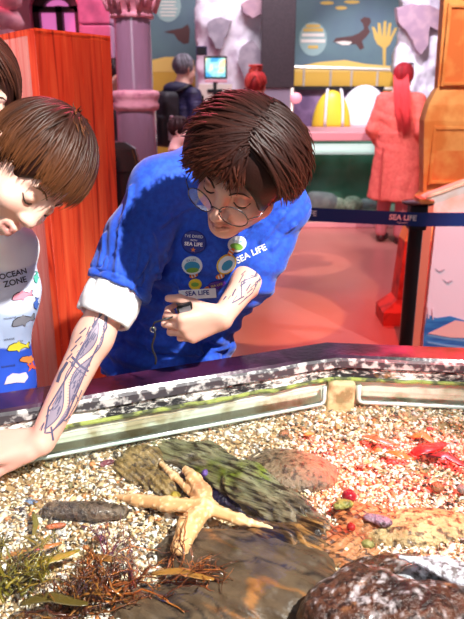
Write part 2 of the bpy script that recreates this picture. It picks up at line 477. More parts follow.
mb.prism([(xa, 0), (xb, 0), (xb, zlow), (xa, zlow)], (0, YW + .18, 0), (1, 0, 0), (0, 0, 1), .18)
for i in range(16):
    p, q = arc[i], arc[i + 1]; mb.prism([p, q, (q[0], 4.4), (p[0], 4.4)], (0, YW + .18, 0), (1, 0, 0), (0, 0, 1), .18)
tag(mb.build('wall_left_arch', M['redwall']), kind='structure')
M['darkwood'] = pm('dark_window_frame', (.035, .01, .02), .5)
M['glow'] = pm('lit_pink_pane', (.8, .2, .6), .3, emit=(.95, .22, .62), estr=.75)
fr = MB()
for i in range(16):
    p, q = np.array(arc[i]), np.array(arc[i + 1]); c = np.array([xm, zspring])
    k = .55
    fr.prism([tuple(p), tuple(c + (p - c) * k), tuple(c + (q - c) * k), tuple(q)], (0, YW + .20, 0), (1, 0, 0), (0, 0, 1), .10)
for x in (xa + .03, xm + .02, xb - .03): fr.box((x, YW + .15, (zspring + zlow) / 2), (.06, .1, zspring - zlow + .06))
fr.box((xm, YW + .15, zspring), (2 * rad, .1, .05)); fr.box((xm, YW + .15, zlow + .03), (2 * rad, .1, .06))
wf = tag(fr.build('window_1', M['darkwood']), kind='structure')
pn = MB(); pn.box((xm, YW + .19, (zspring + zlow) / 2 + .1), (2 * rad, .02, zspring - zlow + .5)); pn.build('pane', M['glow'], wf)

# ================================================================== background: pictures and tanks
M['mural'] = pm('mural_teal', s2l(100, 132, 134), .6, var=(1.2, s2l(84, 104, 124), .35, .65))
M['mustard'] = pm('mural_mustard', s2l(222, 178, 70), .6)
M['mustard2'] = pm('mural_pale_sand', s2l(240, 204, 110), .6)
M['seal'] = pm('mural_seal_brown', s2l(84, 52, 50), .6)
M['paleteal'] = pm('mural_pale_teal', s2l(150, 180, 176), .6)
M['ycoral'] = pm('mural_yellow', s2l(214, 180, 92), .6)
M['cream'] = pm('cream_paint', s2l(236, 228, 214), .6)
YM = 9.3
def board(name, u0, u1, v0, v1, Y, mat, label=None, cat=None, t=.06, parent=None):
    um = (u0 + u1) / 2; vm = (v0 + v1) / 2
    x0, x1 = at_y(u0, vm, Y)[0], at_y(u1, vm, Y)[0]; z1, z0 = at_y(um, v0, Y)[2], at_y(um, v1, Y)[2]
    m = MB(); m.box(((x0 + x1) / 2, Y + t / 2, (z0 + z1) / 2), (x1 - x0, t, z1 - z0)); o = m.build(name, mat, parent)
    if label: tag(o, label, cat)
    return o
def paint(name, pts, Y, mat, parent, lay=1, d=.004):
    """a flat painted figure on a picture board at depth Y; pts in photo pixels"""
    P = [at_y(u, v, Y) for u, v in pts]; poly = [(p[0], p[2]) for p in P]
    m = MB(); m.prism(poly, (0, Y - d * (lay - 1) , 0), (1, 0, 0), (0, 0, 1), d); return m.build(name, mat, parent)
def blobpts(c, rx, ry, n=20, a0=0, a1=2 * math.pi):
    return [(c[0] + rx * math.cos(a), c[1] + ry * math.sin(a)) for a in np.linspace(a0, a1, n, endpoint=a1 - a0 < 6)]
mu = empty('seal_mural', at_y(345, 60, YM), 'teal undersea mural with a brown seal and yellow coral', 'mural')
board('panel', 286, 404, -30, 66, YM, M['mural'], parent=mu)
board('sand_band', 286, 404, 66, 196, YM, M['mustard'], parent=mu)
paint('dune', [(290, 72), (300, 66), (320, 62), (345, 60), (365, 64), (390, 66), (400, 72)], YM, M['mustard2'], mu)
paint('seal_figure', [(333, 42), (336, 38), (344, 37), (352, 36), (359, 33), (364, 29), (363, 24), (360, 20), (364, 17), (370, 18), (371, 22), (368, 27), (370, 32), (366, 37), (362, 41), (364, 48), (360, 50), (356, 44), (350, 44), (344, 43)], YM, M['seal'], mu, 1)
paint('seal_belly', [(335, 42), (344, 41), (352, 42), (349, 45), (342, 45)], YM, M['cream'], mu, 2)
m0 = []
for i, (a, b) in enumerate([((377, 40), (373, 27)), ((380, 40), (379, 23)), ((384, 40), (385, 21)), ((388, 40), (390, 23)), ((391, 40), (396, 28))]):
    m0 += [(a[0] - 2.2, a[1]), (b[0] - 1.3, b[1]), (b[0] + 1.3, b[1]), (a[0] + 2.0, a[1] - 3)]
for k in range(5): paint('coral_finger', m0[4 * k:4 * k + 4], YM, M['ycoral'], mu, 1 + .1 * k)
paint('coral_palm', [(374, 37), (393, 37), (390, 44), (386, 48), (385.5, 66), (383, 66), (382.5, 48), (377, 44)], YM, M['ycoral'], mu, 1.6)
paint('round_emblem', blobpts((313, 39), 14, 17), YM, M['paleteal'], mu)
for k, (yy, ww, mt) in enumerate([(26, 7, 'ycoral'), (30, 10, 'ycoral'), (35, 11, 'cream'), (41, 12, 'cream'), (47, 5, 'ycoral')]):
    paint('emblem_stripe', [(313 - ww, yy - 1.6), (313 + ww, yy - 1.6), (313 + ww, yy + 1.6), (313 - ww, yy + 1.6)], YM, M[mt], mu, 2)
for c, rx in (((341, 8), 6), ((352, 2), 8), ((327, 3), 7)):
    paint('painted_fish', blobpts(c, rx, 1.8, 12), YM, M['ycoral'], mu)
YL = 9.0
lm = empty('shark_mural', at_y(180, 60, YL), 'teal mural with a round white notice beyond the man with a backpack', 'mural')
board('panel', 148, 196, -30, 66, YL, M['mural'], parent=lm)
board('sand_band', 148, 196, 66, 200, YL, M['mustard'], parent=lm)
paint('dune', [(150, 72), (152, 60), (165, 57), (180, 57), (194, 60), (194, 72)], YL, M['mustard2'], lm)
paint('shark_figure', [(164, 32), (172, 30), (182, 28), (188, 24), (190, 30), (189, 43), (184, 44), (178, 40), (174, 34)], YL, M['seal'], lm)
paint('round_notice', blobpts((168, 6), 13, 16), YL, M['paleteal'], lm)
for k in range(6): paint('notice_line', [(160 + k % 2, -2 + k * 3.4), (177 - k % 3, -2 + k * 3.4), (177 - k % 3, -.8 + k * 3.4), (160 + k % 2, -.8 + k * 3.4)], YL, M['cream'], lm, 2)

# mesh-and-rail in front of the mural, dark upright panel
M['steel'] = pm('pale_rail', (.8, .74, .62), .35, metal=.5)
M['black'] = pm('matt_black', (.012, .012, .016), .45)
M['darkpanel'] = pm('charcoal_panel', s2l(74, 64, 70), .55, var=(60, s2l(62, 54, 60), .4, .6), bump=(90, .2))
rl = MB(); yr = 9.0
p0, p1 = at_y(292, 67, yr), at_y(400, 70, yr); rl.tube([p0, p1], .022)
for u in (304, 331, 352, 378): a = at_y(u, 68, yr); rl.tube([a, a - np.array([0, 0, .42])], .015)
q0, q1 = at_y(292, 88, yr), at_y(400, 89, yr); rl.tube([q0, q1], .02)
ro = empty('hand_rail', (p0 + p1) / 2, 'pale metal rail running in front of the seal mural', 'rail'); rl.build('rail_bars', M['steel'], ro, 'auto')
dp = empty('display_partition', at_y(276, 120, 7.6), 'tall charcoal panel to the left of the seal mural', 'panel')
a = at_y(261, 95, 7.6); b = at_y(294, 95, 7.6); zt = 3.4; zb = at_y(276, 88, 7.6)[2]
m = MB(); m.box(((a[0] + b[0]) / 2, 7.7, (zb + zt) / 2), (b[0] - a[0], .16, zt - zb), bev=.008); m.build('panel', M['darkpanel'], dp)
m = MB(); m.box(((a[0] + b[0]) / 2, 7.7, zb / 2), (b[0] - a[0] - .02, .12, zb)); m.build('base', pm('panel_base_grey', (.35, .30, .40), .5), dp)

# carved white rocks
M['whiterock'] = pm('white_rock', (.86, .83, .92), .7, var=(7, (.70, .64, .76), .50, .62), bump=(14, .5, .02))
M['mauverock'] = pm('mauve_rock', (.52, .34, .40), .75, var=(9, (.40, .26, .34), .4, .6), bump=(20, .4, .01))
M['greyrock'] = pm('grey_rock', (.42, .38, .44), .8, var=(9, (.30, .27, .33), .4, .6), bump=(20, .4, .01))
def rockwall(name, u0, u1, v0, v1, Y, th, lab, hollow, seed):
    um = (u0 + u1) / 2; x0, x1 = at_y(u0, 60, Y)[0], at_y(u1, 60, Y)[0]; z0 = 0.0; z1 = at_y(um, v0, Y)[2]
    e = empty(name, ((x0 + x1) / 2, Y + th / 2, 0), lab, 'rock')
    nx, nz = 40, 70; V = []; F = []
    for side in (0, 1):
        for j in range(nz + 1):
            for i in range(nx + 1):
                V.append([x0 + (x1 - x0) * i / nx, Y + side * th, z0 + (z1 - z0) * j / nz])
    V = np.array(V); n1 = (nx + 1) * (nz + 1); nf = fbm(V, 3.2, seed) ; f2 = fbm(V, 9, seed + 3)
    V[:n1, 1] -= (.10 * nf + .05 * f2)[:n1]
    edge = np.abs((V[:, 0] - (x0 + x1) / 2) / (x1 - x0) * 2)
    V[:, 0] += (.07 * fbm(V * [0, 1, 1], 5, seed + 8)) * edge ** 2
    V[:n1, 1] += (.10 * edge ** 4)[:n1]
    for j in range(nz):
        for i in range(nx):
            q = [j * (nx + 1) + i, j * (nx + 1) + i + 1, (j + 1) * (nx + 1) + i + 1, (j + 1) * (nx + 1) + i]
            F.append(q); F.append([n1 + t for t in q[::-1]])
    for j in range(nz):
        a, b = j * (nx + 1), (j + 1) * (nx + 1); F.append([a, b, n1 + b, n1 + a]); a += nx; b += nx; F.append([b, a, n1 + a, n1 + b])
    for i in range(nx):
        a = nz * (nx + 1) + i; F.append([a, a + 1, n1 + a + 1, n1 + a])
    link('rock_face', mesh('rock_face', V, F), M['whiterock'], e)
    for hp in hollow:
        P = [at_y(u, v, Y - .13) for u, v in hp[0]]
        c = np.mean(P, 0); rg = np.random.default_rng(seed); m = MB()
        poly = []
        for i in range(len(P)):
            a, b = P[i], P[(i + 1) % len(P)]
            for t in (0, .33, .66): q = a + (b - a) * t; poly.append((q[0] + rg.normal(0, .006), q[2] + rg.normal(0, .006)))
        m.prism(poly, (0, Y + .02, 0), (1, 0, 0), (0, 0, 1), .14); m.build('bare_patch', M[hp[1]], e)
    return e
rockwall('carved_rock', 197, 263, -30, 90, 7.9, .3, 'tall white carved rock pillar with a small screen in front of it', [([(206, 22), (216, 18), (232, 20), (226, 34), (221, 50), (216, 48), (210, 36)], 'greyrock'), ([(240, 2), (262, -6), (264, 12), (252, 18), (243, 12)], 'mauverock'), ([(240, 46), (252, 40), (262, 52), (262, 80), (246, 84), (238, 62)], 'greyrock')], 3)
rockwall('carved_rock', 399, 450, -30, 180, 8.6, .3, 'tall white carved rock between the yellow coral painting and the orange column', [([(397, 8), (412, 3), (430, 5), (444, 12), (440, 30), (430, 26), (428, 46), (421, 54), (414, 44), (409, 34), (399, 22)], 'mauverock')], 11)
# screen, small speaker and directional sign in front of the left rock
sc_ = empty('information_screen', at_y(216, 80, 7.4), 'small lit screen mounted on the white rock pillar', 'screen')
def bx(name, u0, u1, v0, v1, Y, t, mat, parent, bev=.004):
    um = (u0 + u1) / 2; vm = (v0 + v1) / 2; x0, x1 = at_y(u0, vm, Y)[0], at_y(u1, vm, Y)[0]; z1, z0 = at_y(um, v0, Y)[2], at_y(um, v1, Y)[2]
    m = MB(); m.box(((x0 + x1) / 2, Y + t / 2, (z0 + z1) / 2), (x1 - x0, t, z1 - z0), bev=bev); return m.build(name, mat, parent)
bx('bezel', 204, 227, 56, 79, 7.4, .05, M['black'], sc_)
scm = bpy.data.materials.new('screen_picture'); scm.use_nodes = True; N = scm.node_tree.nodes; L = scm.node_tree.links
b_ = N['Principled BSDF']; g = N.new('ShaderNodeTexCoord'); nz = N.new('ShaderNodeTexNoise'); nz.inputs['Scale'].default_value = 7; L.new(g.outputs['Object'], nz.inputs['Vector'])
cr = N.new('ShaderNodeValToRGB'); L.new(nz.outputs['Fac'], cr.inputs[0]); cr.color_ramp.elements[0].color = (.05, .35, .62, 1); cr.color_ramp.elements[0].position = .38; cr.color_ramp.elements[1].color = (.95, .62, .28, 1); cr.color_ramp.elements[1].position = .62
e1 = cr.color_ramp.elements.new(.5); e1.color = (.35, .78, .66, 1)
L.new(cr.outputs[0], b_.inputs['Base Color']); L.new(cr.outputs[0], b_.inputs['Emission Color']); b_.inputs['Emission Strength'].default_value = .9
bx('display', 205.5, 225.5, 58, 77, 7.395, .005, scm, sc_, 0)
m = MB(); q_ = at_y(216, 81, 7.5); m.tube([[q_[0], 7.48, 0], [q_[0], 7.48, q_[2]]], .02); m.build('pole', M['black'], sc_, True)
bx('bracket', 205, 227, 79.5, 82.5, 7.4, .12, pm('pink_bracket', (.75, .35, .42), .5), sc_)
sp = empty('wall_speaker', at_y(202, 55, 7.55), 'small dark speaker box fixed above the lit screen', 'speaker')
bx('cabinet', 196, 207, 46, 55, 7.5, .1, pm('speaker_violet_black', (.05, .04, .12), .5), sp); bx('grille', 197, 206, 47, 54, 7.49, .012, M['black'], sp, 0)
sg = empty('sign_board', at_y(216, 104, 7.3), 'white sign with a dark cross under the lit screen', 'sign')
bx('panel', 199, 232, 84, 122, 7.35, .03, M['cream'], sg)
m = MB(); c = at_y(215, 93, 7.345); m.box(c, (.035, .006, .22)); m.box(c + [0, 0, .02], (.16, .0062, .035)); m.build('cross_mark', M['black'], sg)

# big open tank at the back
M['pinkframe'] = pm('pink_frame', s2l(232, 168, 176), .4)
M['waterg'] = pm('tank_green', (.03, .14, .09), .15, var=(2.2, (.10, .26, .20), .4, .66))
M['sandtank'] = pm('tank_sand', (.62, .60, .52), .8, var=(30, (.35, .36, .30), .4, .6), bump=(30, .5, .01))
def glass(name, tint=(1, 1, 1), fac=.92, rough=.03, ripple=None, ior=1.33):
    m = bpy.data.materials.new(name); m.use_nodes = True; N = m.node_tree.nodes; L = m.node_tree.links; N.clear()
    o = N.new('ShaderNodeOutputMaterial'); t = N.new('ShaderNodeBsdfTransparent'); t.inputs[0].default_value = (*tint, 1)
    g = N.new('ShaderNodeBsdfGlossy'); g.inputs['Roughness'].default_value = rough; g.inputs['Color'].default_value = (1, 1, 1, 1)
    f = N.new('ShaderNodeFresnel'); f.inputs['IOR'].default_value = ior
    mx = N.new('ShaderNodeMixShader'); L.new(f.outputs[0], mx.inputs[0]); L.new(t.outputs[0], mx.inputs[1]); L.new(g.outputs[0], mx.inputs[2]); L.new(mx.outputs[0], o.inputs[0])
    if ripple:
        tc = N.new('ShaderNodeTexCoord'); mp = N.new('ShaderNodeMapping'); L.new(tc.outputs['Object'], mp.inputs[0])
        n1 = N.new('ShaderNodeTexNoise'); n1.inputs['Scale'].default_value = ripple[0]; n1.inputs['Detail'].default_value = 2; n1.inputs['Distortion'].default_value = .6; L.new(mp.outputs[0], n1.inputs['Vector'])
        bp = N.new('ShaderNodeBump'); bp.inputs['Strength'].default_value = ripple[1]; bp.inputs['Distance'].default_value = .01; L.new(n1.outputs['Fac'], bp.inputs['Height'])
        L.new(bp.outputs[0], g.inputs['Normal']); L.new(bp.outputs[0], f.inputs['Normal'])
    return m
M['glass'] = glass('clear_glass', (.93, .98, .96))
YT = 7.3
tk = empty('aquarium_tank', at_y(350, 240, YT), 'long green aquarium tank with pink frame behind the woman in the coat', 'aquarium')
xl, xr2 = at_y(292, 190, YT)[0], at_y(440, 190, YT)[0]; zk = at_y(340, 222, YT)[2]; zr0, zr1 = at_y(340, 141, YT)[2], at_y(340, 132, YT)[2]; zw = at_y(340, 155, YT)[2]
xm_ = (xl + xr2) / 2; W = xr2 - xl
m = MB(); m.box((xm_, YT + .45, zk / 2), (W, .88, zk), bev=.01); m.build('plinth', M['pinkframe'], tk)
m = MB(); m.box((xm_, YT + .03, (zr0 + zr1) / 2), (W, .08, zr1 - zr0), bev=.01); m.box((xm_, YT + .9, (zr0 + zr1) / 2), (W, .06, zr1 - zr0)); m.build('top_rail', M['pinkframe'], tk)
m = MB(); m.box((xm_, YT + .02, (zk + zr0) / 2), (W, .02, zr0 - zk)); m.build('front_glass', M['glass'], tk)
m = MB(); m.box((xm_, YT + .86, (zk + zr0) / 2), (W, .04, zr0 - zk)); m.build('back_wall', M['waterg'], tk)
m = MB(); m.box((xm_, YT + .45, zk + .03), (W, .8, .06)); m.build('sand_bed', M['sandtank'], tk)
m = MB(); m.box((xm_, YT + .45, zw), (W, .8, .004)); m.build('water', glass('tank_water', (.75, .95, .88), ripple=(6, .3)), tk)
m = MB(); m.box((xm_, YT + .62, zw + .03), (W, .2, .06)); m.build('light_strip', pm('pale_strip', (.75, .85, .82), .4, emit=(.7, .9, .85), estr=.35), tk)
for i, (u, r, mt) in enumerate([(322, .16, 'greyrock'), (336, .10, 'sandtank'), (300, .14, 'greyrock'), (352, .11, 'sandtank'), (368, .09, 'greyrock')]):
    x = at_y(u, 205, YT + .5)[0]; m = MB(); m.blob((x, YT + .5, zk + .06 + r * .55), (r * 1.2, r, r * .8), jit=.12, seed=i); tag(m.build('tank_rock', M[mt], None, True), ['dark rounded rock in the green tank, left of two under the yellow disc', 'pale low rock in the green tank, beside the dark round rock', 'dark rock in the green tank, hidden partly by the worker\'s hair', 'pale low rock in the green tank, nearest the coat hem', 'small dark rock in the green tank behind the coat'][i], 'rock')
# models displayed above the tank
ds = empty('display_case', at_y(340, 130, 8.2), 'low purple-backed display case with a dark top bar behind the green tank', 'display case')
xl3, xr3 = at_y(262, 110, 8.75)[0], at_y(382, 110, 8.75)[0]; zt3 = at_y(340, 88, 8.75)[2]; zb3 = 0.0
m = MB(); m.box(((xl3 + xr3) / 2, 8.8, zt3 / 2), (xr3 - xl3, .06, zt3)); m.build('back_panel', pm('case_violet', (.16, .10, .20), .4, var=(3, (.34, .22, .38), .45, .62)), ds)
m = MB(); m.box(((xl3 + xr3) / 2, 8.75, zt3), (xr3 - xl3, .10, .045)); m.build('top_bar', M['black'], ds)
zs3 = at_y(340, 128, 8.4)[2]
m = MB(); m.box(((xl3 + xr3) / 2, 8.5, zs3 / 2), (xr3 - xl3, .5, zs3)); m.build('shelf_base', M['pinkframe'], ds)
def dome(name, u, v, Y, rx, rz, mat, lab):
    c = at_y(u, v, Y); e = empty(name, (c[0], Y, zs3), lab, 'model')
    m = MB(); m.lathe([(rx * math.cos(a), rz * math.sin(a)) for a in np.linspace(0, math.pi / 2 - .02, 14)], (c[0], Y, zs3), 36, [[1, 0, 0], [0, .5, 0], [0, 0, 1]]); m.build('shell', mat, e, True); return e, c
M['disc'] = pm('yellow_disc', s2l(238, 206, 60), .4); M['whitesh'] = pm('white_shell', (.88, .84, .88), .5)
e, c = dome('diving_bell', 331, 125, 8.38, .235, .44, M['disc'], 'yellow domed model with pale ribs standing above the green tank')
for dx in (-.06, .09):
    m = MB(); m.tube([np.array([c[0] + dx + .1 * math.cos(a) * (1 if dx > 0 else -1) * .3, 8.38 - .125 * math.cos(a * .9), zs3 + .45 * math.sin(a)]) for a in np.linspace(.05, 1.5, 10)], .017, 6); m.build('rib', M['whitesh'], e, True)
dome('shell_model', 363, 125, 8.62, .34, .50, M['whitesh'], 'white domed shell model beside the yellow one above the tank')
pk = empty('ticket_lamp', at_y(292, 100, 7.2), 'small pink lit fitting beside the charcoal panel', 'lamp')
m = MB(); m.blob(at_y(296, 98, 7.2), (.06, .05, .055)); m.build('lamp_shade', pm('pink_lit', (.9, .4, .5), .4, emit=(1, .35, .45), estr=.8), pk, True)
m = MB(); q = at_y(292, 98, 7.22); m.tube([[q[0], 7.22, 0], [q[0], 7.22, q[2] + .1]], .02); m.build('pole', M['steel'], pk, True)

# orange column, right
M['orange'] = pm('column_ochre', s2l(240, 176, 112), .6, var=(6, s2l(226, 138, 74), .42, .60, 8), bump=(16, .5, .012))
M['orangepanel'] = pm('column_panel_rust', s2l(230, 128, 72), .65, var=(7, s2l(240, 170, 104), .48, .66, 8))
Yc = 4.25
oc = empty('carved_column', (at_y(480, 330, Yc)[0], Yc + .45, 0), 'ochre square column with sunken panels on a stepped red base', 'column')
xc = at_y(480, 200, Yc)[0] + .1
def xl_at(u, v): return at_y(u, v, Yc)[0]
m = MB()
prof = [(392 - 18, 335), (376, 302), (391, 292), (399, 236), (414, 196), (419, 190), (419, 120), (424, 104), (431, 92), (434, 88), (440, 0), (442, -60)]
z_, x_ = [], []
h5 = xc - at_y(419, 190, Yc + .10)[0]
for u, v in prof:
    q = at_y(u, v, Yc + .10); x_.append(q[0]); z_.append(max(0, q[2]))

M['redstone'] = pm('column_base_red', s2l(206, 66, 52), .6, var=(10, s2l(150, 40, 40), .45, .62))
def sq(m, rows):
    n = len(rows); V = []; F = []
    for x, z in rows:
        h = xc - x
        for a, b in ((-1, 0), (1, 0), (1, 1), (-1, 1)): V.append((xc + a * h, Yc + .10 if b else Yc + (h5 - h) * .6, z))
    for i in range(n - 1):
        for k in range(4): F.append((i * 4 + k, i * 4 + (k + 1) % 4, (i + 1) * 4 + (k + 1) % 4, (i + 1) * 4 + k))
    F += [(3, 2, 1, 0), tuple((n - 1) * 4 + k for k in range(4))]; return m._add(V, F)
z_[0] = 0.0
sq(m, list(zip(x_[:4], z_[:4]))).build('base', M['redstone'], oc)
m = MB(); sq(m, list(zip(x_[3:8], z_[3:8]))).build('plinth', M['orange'], oc)
m = MB(); sq(m, list(zip(x_[7:], z_[7:]))).build('shaft', M['orange'], oc)
yc = Yc
for nm, (u0, u1, v0, v1), i in (('upper_panel', (449, 478, 6, 84), 9), ('lower_panel', (434, 476, 128, 182), 5)):
    h = xc - x_[i]; yf = Yc + (h5 - h) * .6 - .004; fr = MB()
    A_, B_ = at_y(u0, v0, yf), at_y(u1, v1, yf)
    cx_, cz_ = (A_[0] + B_[0]) / 2, (A_[2] + B_[2]) / 2; w_, h_ = abs(B_[0] - A_[0]), abs(A_[2] - B_[2])
    m = MB(); m.box((cx_, yf, cz_), (w_, .02, h_), bev=.005); pz = m.build(nm, M['orangepanel'], oc)
    for dx, dz, sx, sz in ((-w_ / 2, 0, .02, h_ + .03), (w_ / 2, 0, .02, h_ + .03), (0, h_ / 2, w_, .02), (0, -h_ / 2, w_, .02)): fr.box((cx_ + dx, yf - .008, cz_ + dz), (sx, .035, sz), bev=.004)
    fr.build('panel_border', M['orange'], pz)

# left column with pink capital
M['marble'] = pm('purple_marble', s2l(150, 118, 136), .10, var=(4, s2l(176, 142, 168), .4, .65), stretch=(1, 1, .3), coat=.6)
M['pinkstone'] = pm('pink_stone', s2l(242, 178, 190), .6, var=(14, s2l(214, 140, 160), .45, .65), bump=(18, .5, .01))
Yk = 4.9
cx0 = at_y(134.5, 70, Yk)[0]; zc = lambda v: at_y(134, v, Yk)[2]
rs = (at_y(153, 70, Yk)[0] - at_y(117, 70, Yk)[0]) / 2
kc = empty('marble_column', (cx0, Yk, 0), 'round polished purple column with a pink ring and leafy capital', 'column')
m = MB(); m.lathe([(rs * 1.15, 0), (rs * 1.12, zc(108)), (rs * 1.0, zc(92)), (rs * .99, zc(18)), (rs * .97, zc(0))], (cx0, Yk, 0), 40); m.build('shaft', M['marble'], kc, True)
m = MB(); m.lathe([(rs * 1.05, zc(112)), (rs * 1.25, zc(109)), (rs * 1.32, zc(105)), (rs * 1.22, zc(101.5)), (rs * 1.30, zc(98)), (rs * 1.36, zc(94)), (rs * 1.28, zc(91)), (rs * 1.0, zc(90))], (cx0, Yk, 0), 40); m.build('collar', M['pinkstone'], kc, True)
m = MB(); prof = [(rs * 1.08, zc(19)), (rs * 1.18, zc(18)), (rs * 1.16, zc(15)), (rs * 1.1, zc(13)), (rs * 1.25, zc(8)), (rs * 1.5, zc(0)), (rs * 1.85, zc(-12)), (rs * 2, zc(-20))]
m.lathe(prof, (cx0, Yk, 0), 40); cp = m.build('capital', M['pinkstone'], kc, True)
for k in range(16):
    a = 2 * math.pi * k / 16; ca, sa = math.cos(a), math.sin(a); rr = rs * (1.18 + .1 * (k % 2)); z0 = zc(12 if k % 2 else 9)
    m = MB(); m.tube([(cx0 + ca * r_, Yk + sa * r_, z) for r_, z in ((rr, z0), (rr * 1.12, z0 + .06), (rr * 1.25, z0 + .11), (rr * 1.42, z0 + .13), (rr * 1.48, z0 + .105))], [.028, .036, .034, .026, .014], 7, .5); m.build('carved_leaf', M['pinkstone'], cp, True)

# slim stone pier left of the column
m = MB(); a = at_y(80, 30, 6.2); b = at_y(112, 30, 6.2)
for k in range(9): m.box(((a[0] + b[0]) / 2, 6.35, .2 + k * .4), (b[0] - a[0], .4, .39), bev=.015)
e = empty('stone_pier', ((a[0] + b[0]) / 2, 6.35, 0), 'lilac stone pier behind the wooden kiosk', 'pillar'); m.build('pier_blocks', pm('lilac_stone', s2l(196, 150, 184), .7, var=(5, s2l(150, 120, 150), .45, .65), bump=(9, .5, .02)), e)
m = MB(); a = at_y(2, 5, 5.2)
for k in range(6): m.blob((a[0] + .02 * math.sin(k * 2.1), 5.2, 1.95 + k * .16), (.13, .12, .12), jit=.18, seed=k)
e = empty('carved_post', (a[0], 5.2, 0), 'knobbly pink carved post at the top left corner', 'post'); m.build('carving', M['pinkstone'], e, True)
m = MB(); m.lathe([(.10, 0), (.09, 1.95)], (a[0], 5.2, 0), 20); m.build('pole', M['pinkstone'], e, True)

# red wooden kiosk behind the boy
M['redwood'] = None
def woodmat(name, c1, c2, c3, axis_scale, plank, dirx):
    m = bpy.data.materials.new(name); m.use_nodes = True; N = m.node_tree.nodes; L = m.node_tree.links; b = N['Principled BSDF']; b.inputs['Roughness'].default_value = .5
    at = N.new('ShaderNodeAttribute'); at.attribute_name = 'Col'; tc = N.new('ShaderNodeTexCoord'); mp = N.new('ShaderNodeMapping'); mp.inputs['Scale'].default_value = axis_scale; L.new(tc.outputs['Object'], mp.inputs[0])
    nz = N.new('ShaderNodeTexNoise'); nz.inputs['Scale'].default_value = 1.0; nz.inputs['Detail'].default_value = 6; nz.inputs['Distortion'].default_value = 1.2; L.new(mp.outputs[0], nz.inputs['Vector'])
    cr = N.new('ShaderNodeValToRGB'); L.new(nz.outputs['Fac'], cr.inputs[0]); cr.color_ramp.elements[0].position = .30; cr.color_ramp.elements[0].color = (*c3, 1); cr.color_ramp.elements[1].position = .68; cr.color_ramp.elements[1].color = (*c2, 1)
    e = cr.color_ramp.elements.new(.45); e.color = (*c1, 1)
    mx = N.new('ShaderNodeMix'); mx.data_type = 'RGBA'; mx.blend_type = 'MULTIPLY'; mx.inputs['Factor'].default_value = 1; L.new(cr.outputs[0], mx.inputs['A']); L.new(at.outputs['Color'], mx.inputs['B']); L.new(mx.outputs['Result'], b.inputs['Base Color'])
    return m
M['redwood'] = woodmat('red_stained_wood', s2l(222, 76, 42), s2l(238, 112, 66), s2l(140, 30, 20), (26, 26, 1.6), 0, 0)
M['litwood'] = woodmat('lit_side_wood', s2l(250, 176, 166), s2l(255, 200, 190), s2l(236, 120, 110), (26, 26, 1.6), 0, 0)  # red kiosk wood with the pinkish side light put into its colour
kA = at_y(34, 29, 2.25); kB = at_y(110.5, 39.5, 2.62); kC = at_y(-6, 37, 2.62); zt = (kA[2] + kB[2]) / 2
ki = empty('wooden_kiosk', ((kA[0] + kB[0]) / 2 - .2, 2.6, 0), 'tall red-stained wooden plank box standing behind the boy', 'kiosk')
pA, pB, pC = np.array([kA[0], kA[1], 0]), np.array([kB[0], kB[1], 0]), np.array([kC[0], kC[1], 0])
axd = nrm(pB - pA); Lf = np.linalg.norm(pB - pA); ayd = np.array([0, 0, 1.]); nin = np.cross(axd, ayd); nin = nin if nin[1] > 0 else -nin
npl = 7
m = MB(); edges = np.cumsum([0, .11, .19, .14, .13, .15, .14, .14]); edges = edges / edges[-1]
for i in range(npl):
    t0, t1 = edges[i] * Lf + .001, edges[i + 1] * Lf - .001; g_ = random.uniform(.78, 1.0); m.col = (g_, g_ * random.uniform(.9, 1), g_)
    tp = lambda t: t - .035 * (t / Lf)          # the box narrows slightly towards the floor
    P = [pA + axd * tp(t0), pA + axd * tp(t1), pA + axd * t1 + ayd * zt, pA + axd * t0 + ayd * zt]
    V = P + [p + nin * .03 for p in P]; m._add(V, [(0, 1, 2, 3), (7, 6, 5, 4), (0, 4, 5, 1), (1, 5, 6, 2), (2, 6, 7, 3), (3, 7, 4, 0)])
m.build('front_planks', M['redwood'], ki, False, True)
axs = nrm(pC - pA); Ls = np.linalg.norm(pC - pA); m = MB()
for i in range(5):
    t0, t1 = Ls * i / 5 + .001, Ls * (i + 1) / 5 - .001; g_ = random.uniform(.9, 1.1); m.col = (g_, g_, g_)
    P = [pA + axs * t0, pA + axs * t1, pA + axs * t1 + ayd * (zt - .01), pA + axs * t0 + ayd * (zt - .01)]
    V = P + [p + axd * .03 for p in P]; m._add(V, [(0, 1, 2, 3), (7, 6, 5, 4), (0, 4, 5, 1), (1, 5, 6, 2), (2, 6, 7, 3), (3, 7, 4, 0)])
m.build('side_planks', M['litwood'], ki, False, True)
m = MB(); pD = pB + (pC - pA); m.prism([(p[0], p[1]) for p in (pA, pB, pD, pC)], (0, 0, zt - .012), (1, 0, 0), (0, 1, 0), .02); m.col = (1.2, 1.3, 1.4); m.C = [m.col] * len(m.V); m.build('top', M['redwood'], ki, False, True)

# round black bin behind the worker
e = empty('litter_bin', (at_y(120, 160, 3.3)[0], 3.3, 0), 'black round-topped bin beside the purple column', 'bin')
c = at_y(116, 152, 3.3); m = MB(); zt_ = at_y(116, 142, 3.3)[2]; rb = .11
m.lathe([(rb * .9, 0), (rb, .05), (rb, zt_ - .12)], (c[0], 3.3, 0), 28); m.build('body', pm('bin_black', (.02, .015, .02), .3), e, 'auto')
m = MB(); m.lathe([(rb * 1.08, zt_ - .13), (rb * 1.08, zt_ - .10), (rb * .9, zt_ - .03), (rb * .5, zt_), (.005, zt_ + .005)], (c[0], 3.3, 0), 28); m.build('lid', pm('bin_gloss', (.03, .02, .025), .12), e, 'auto')

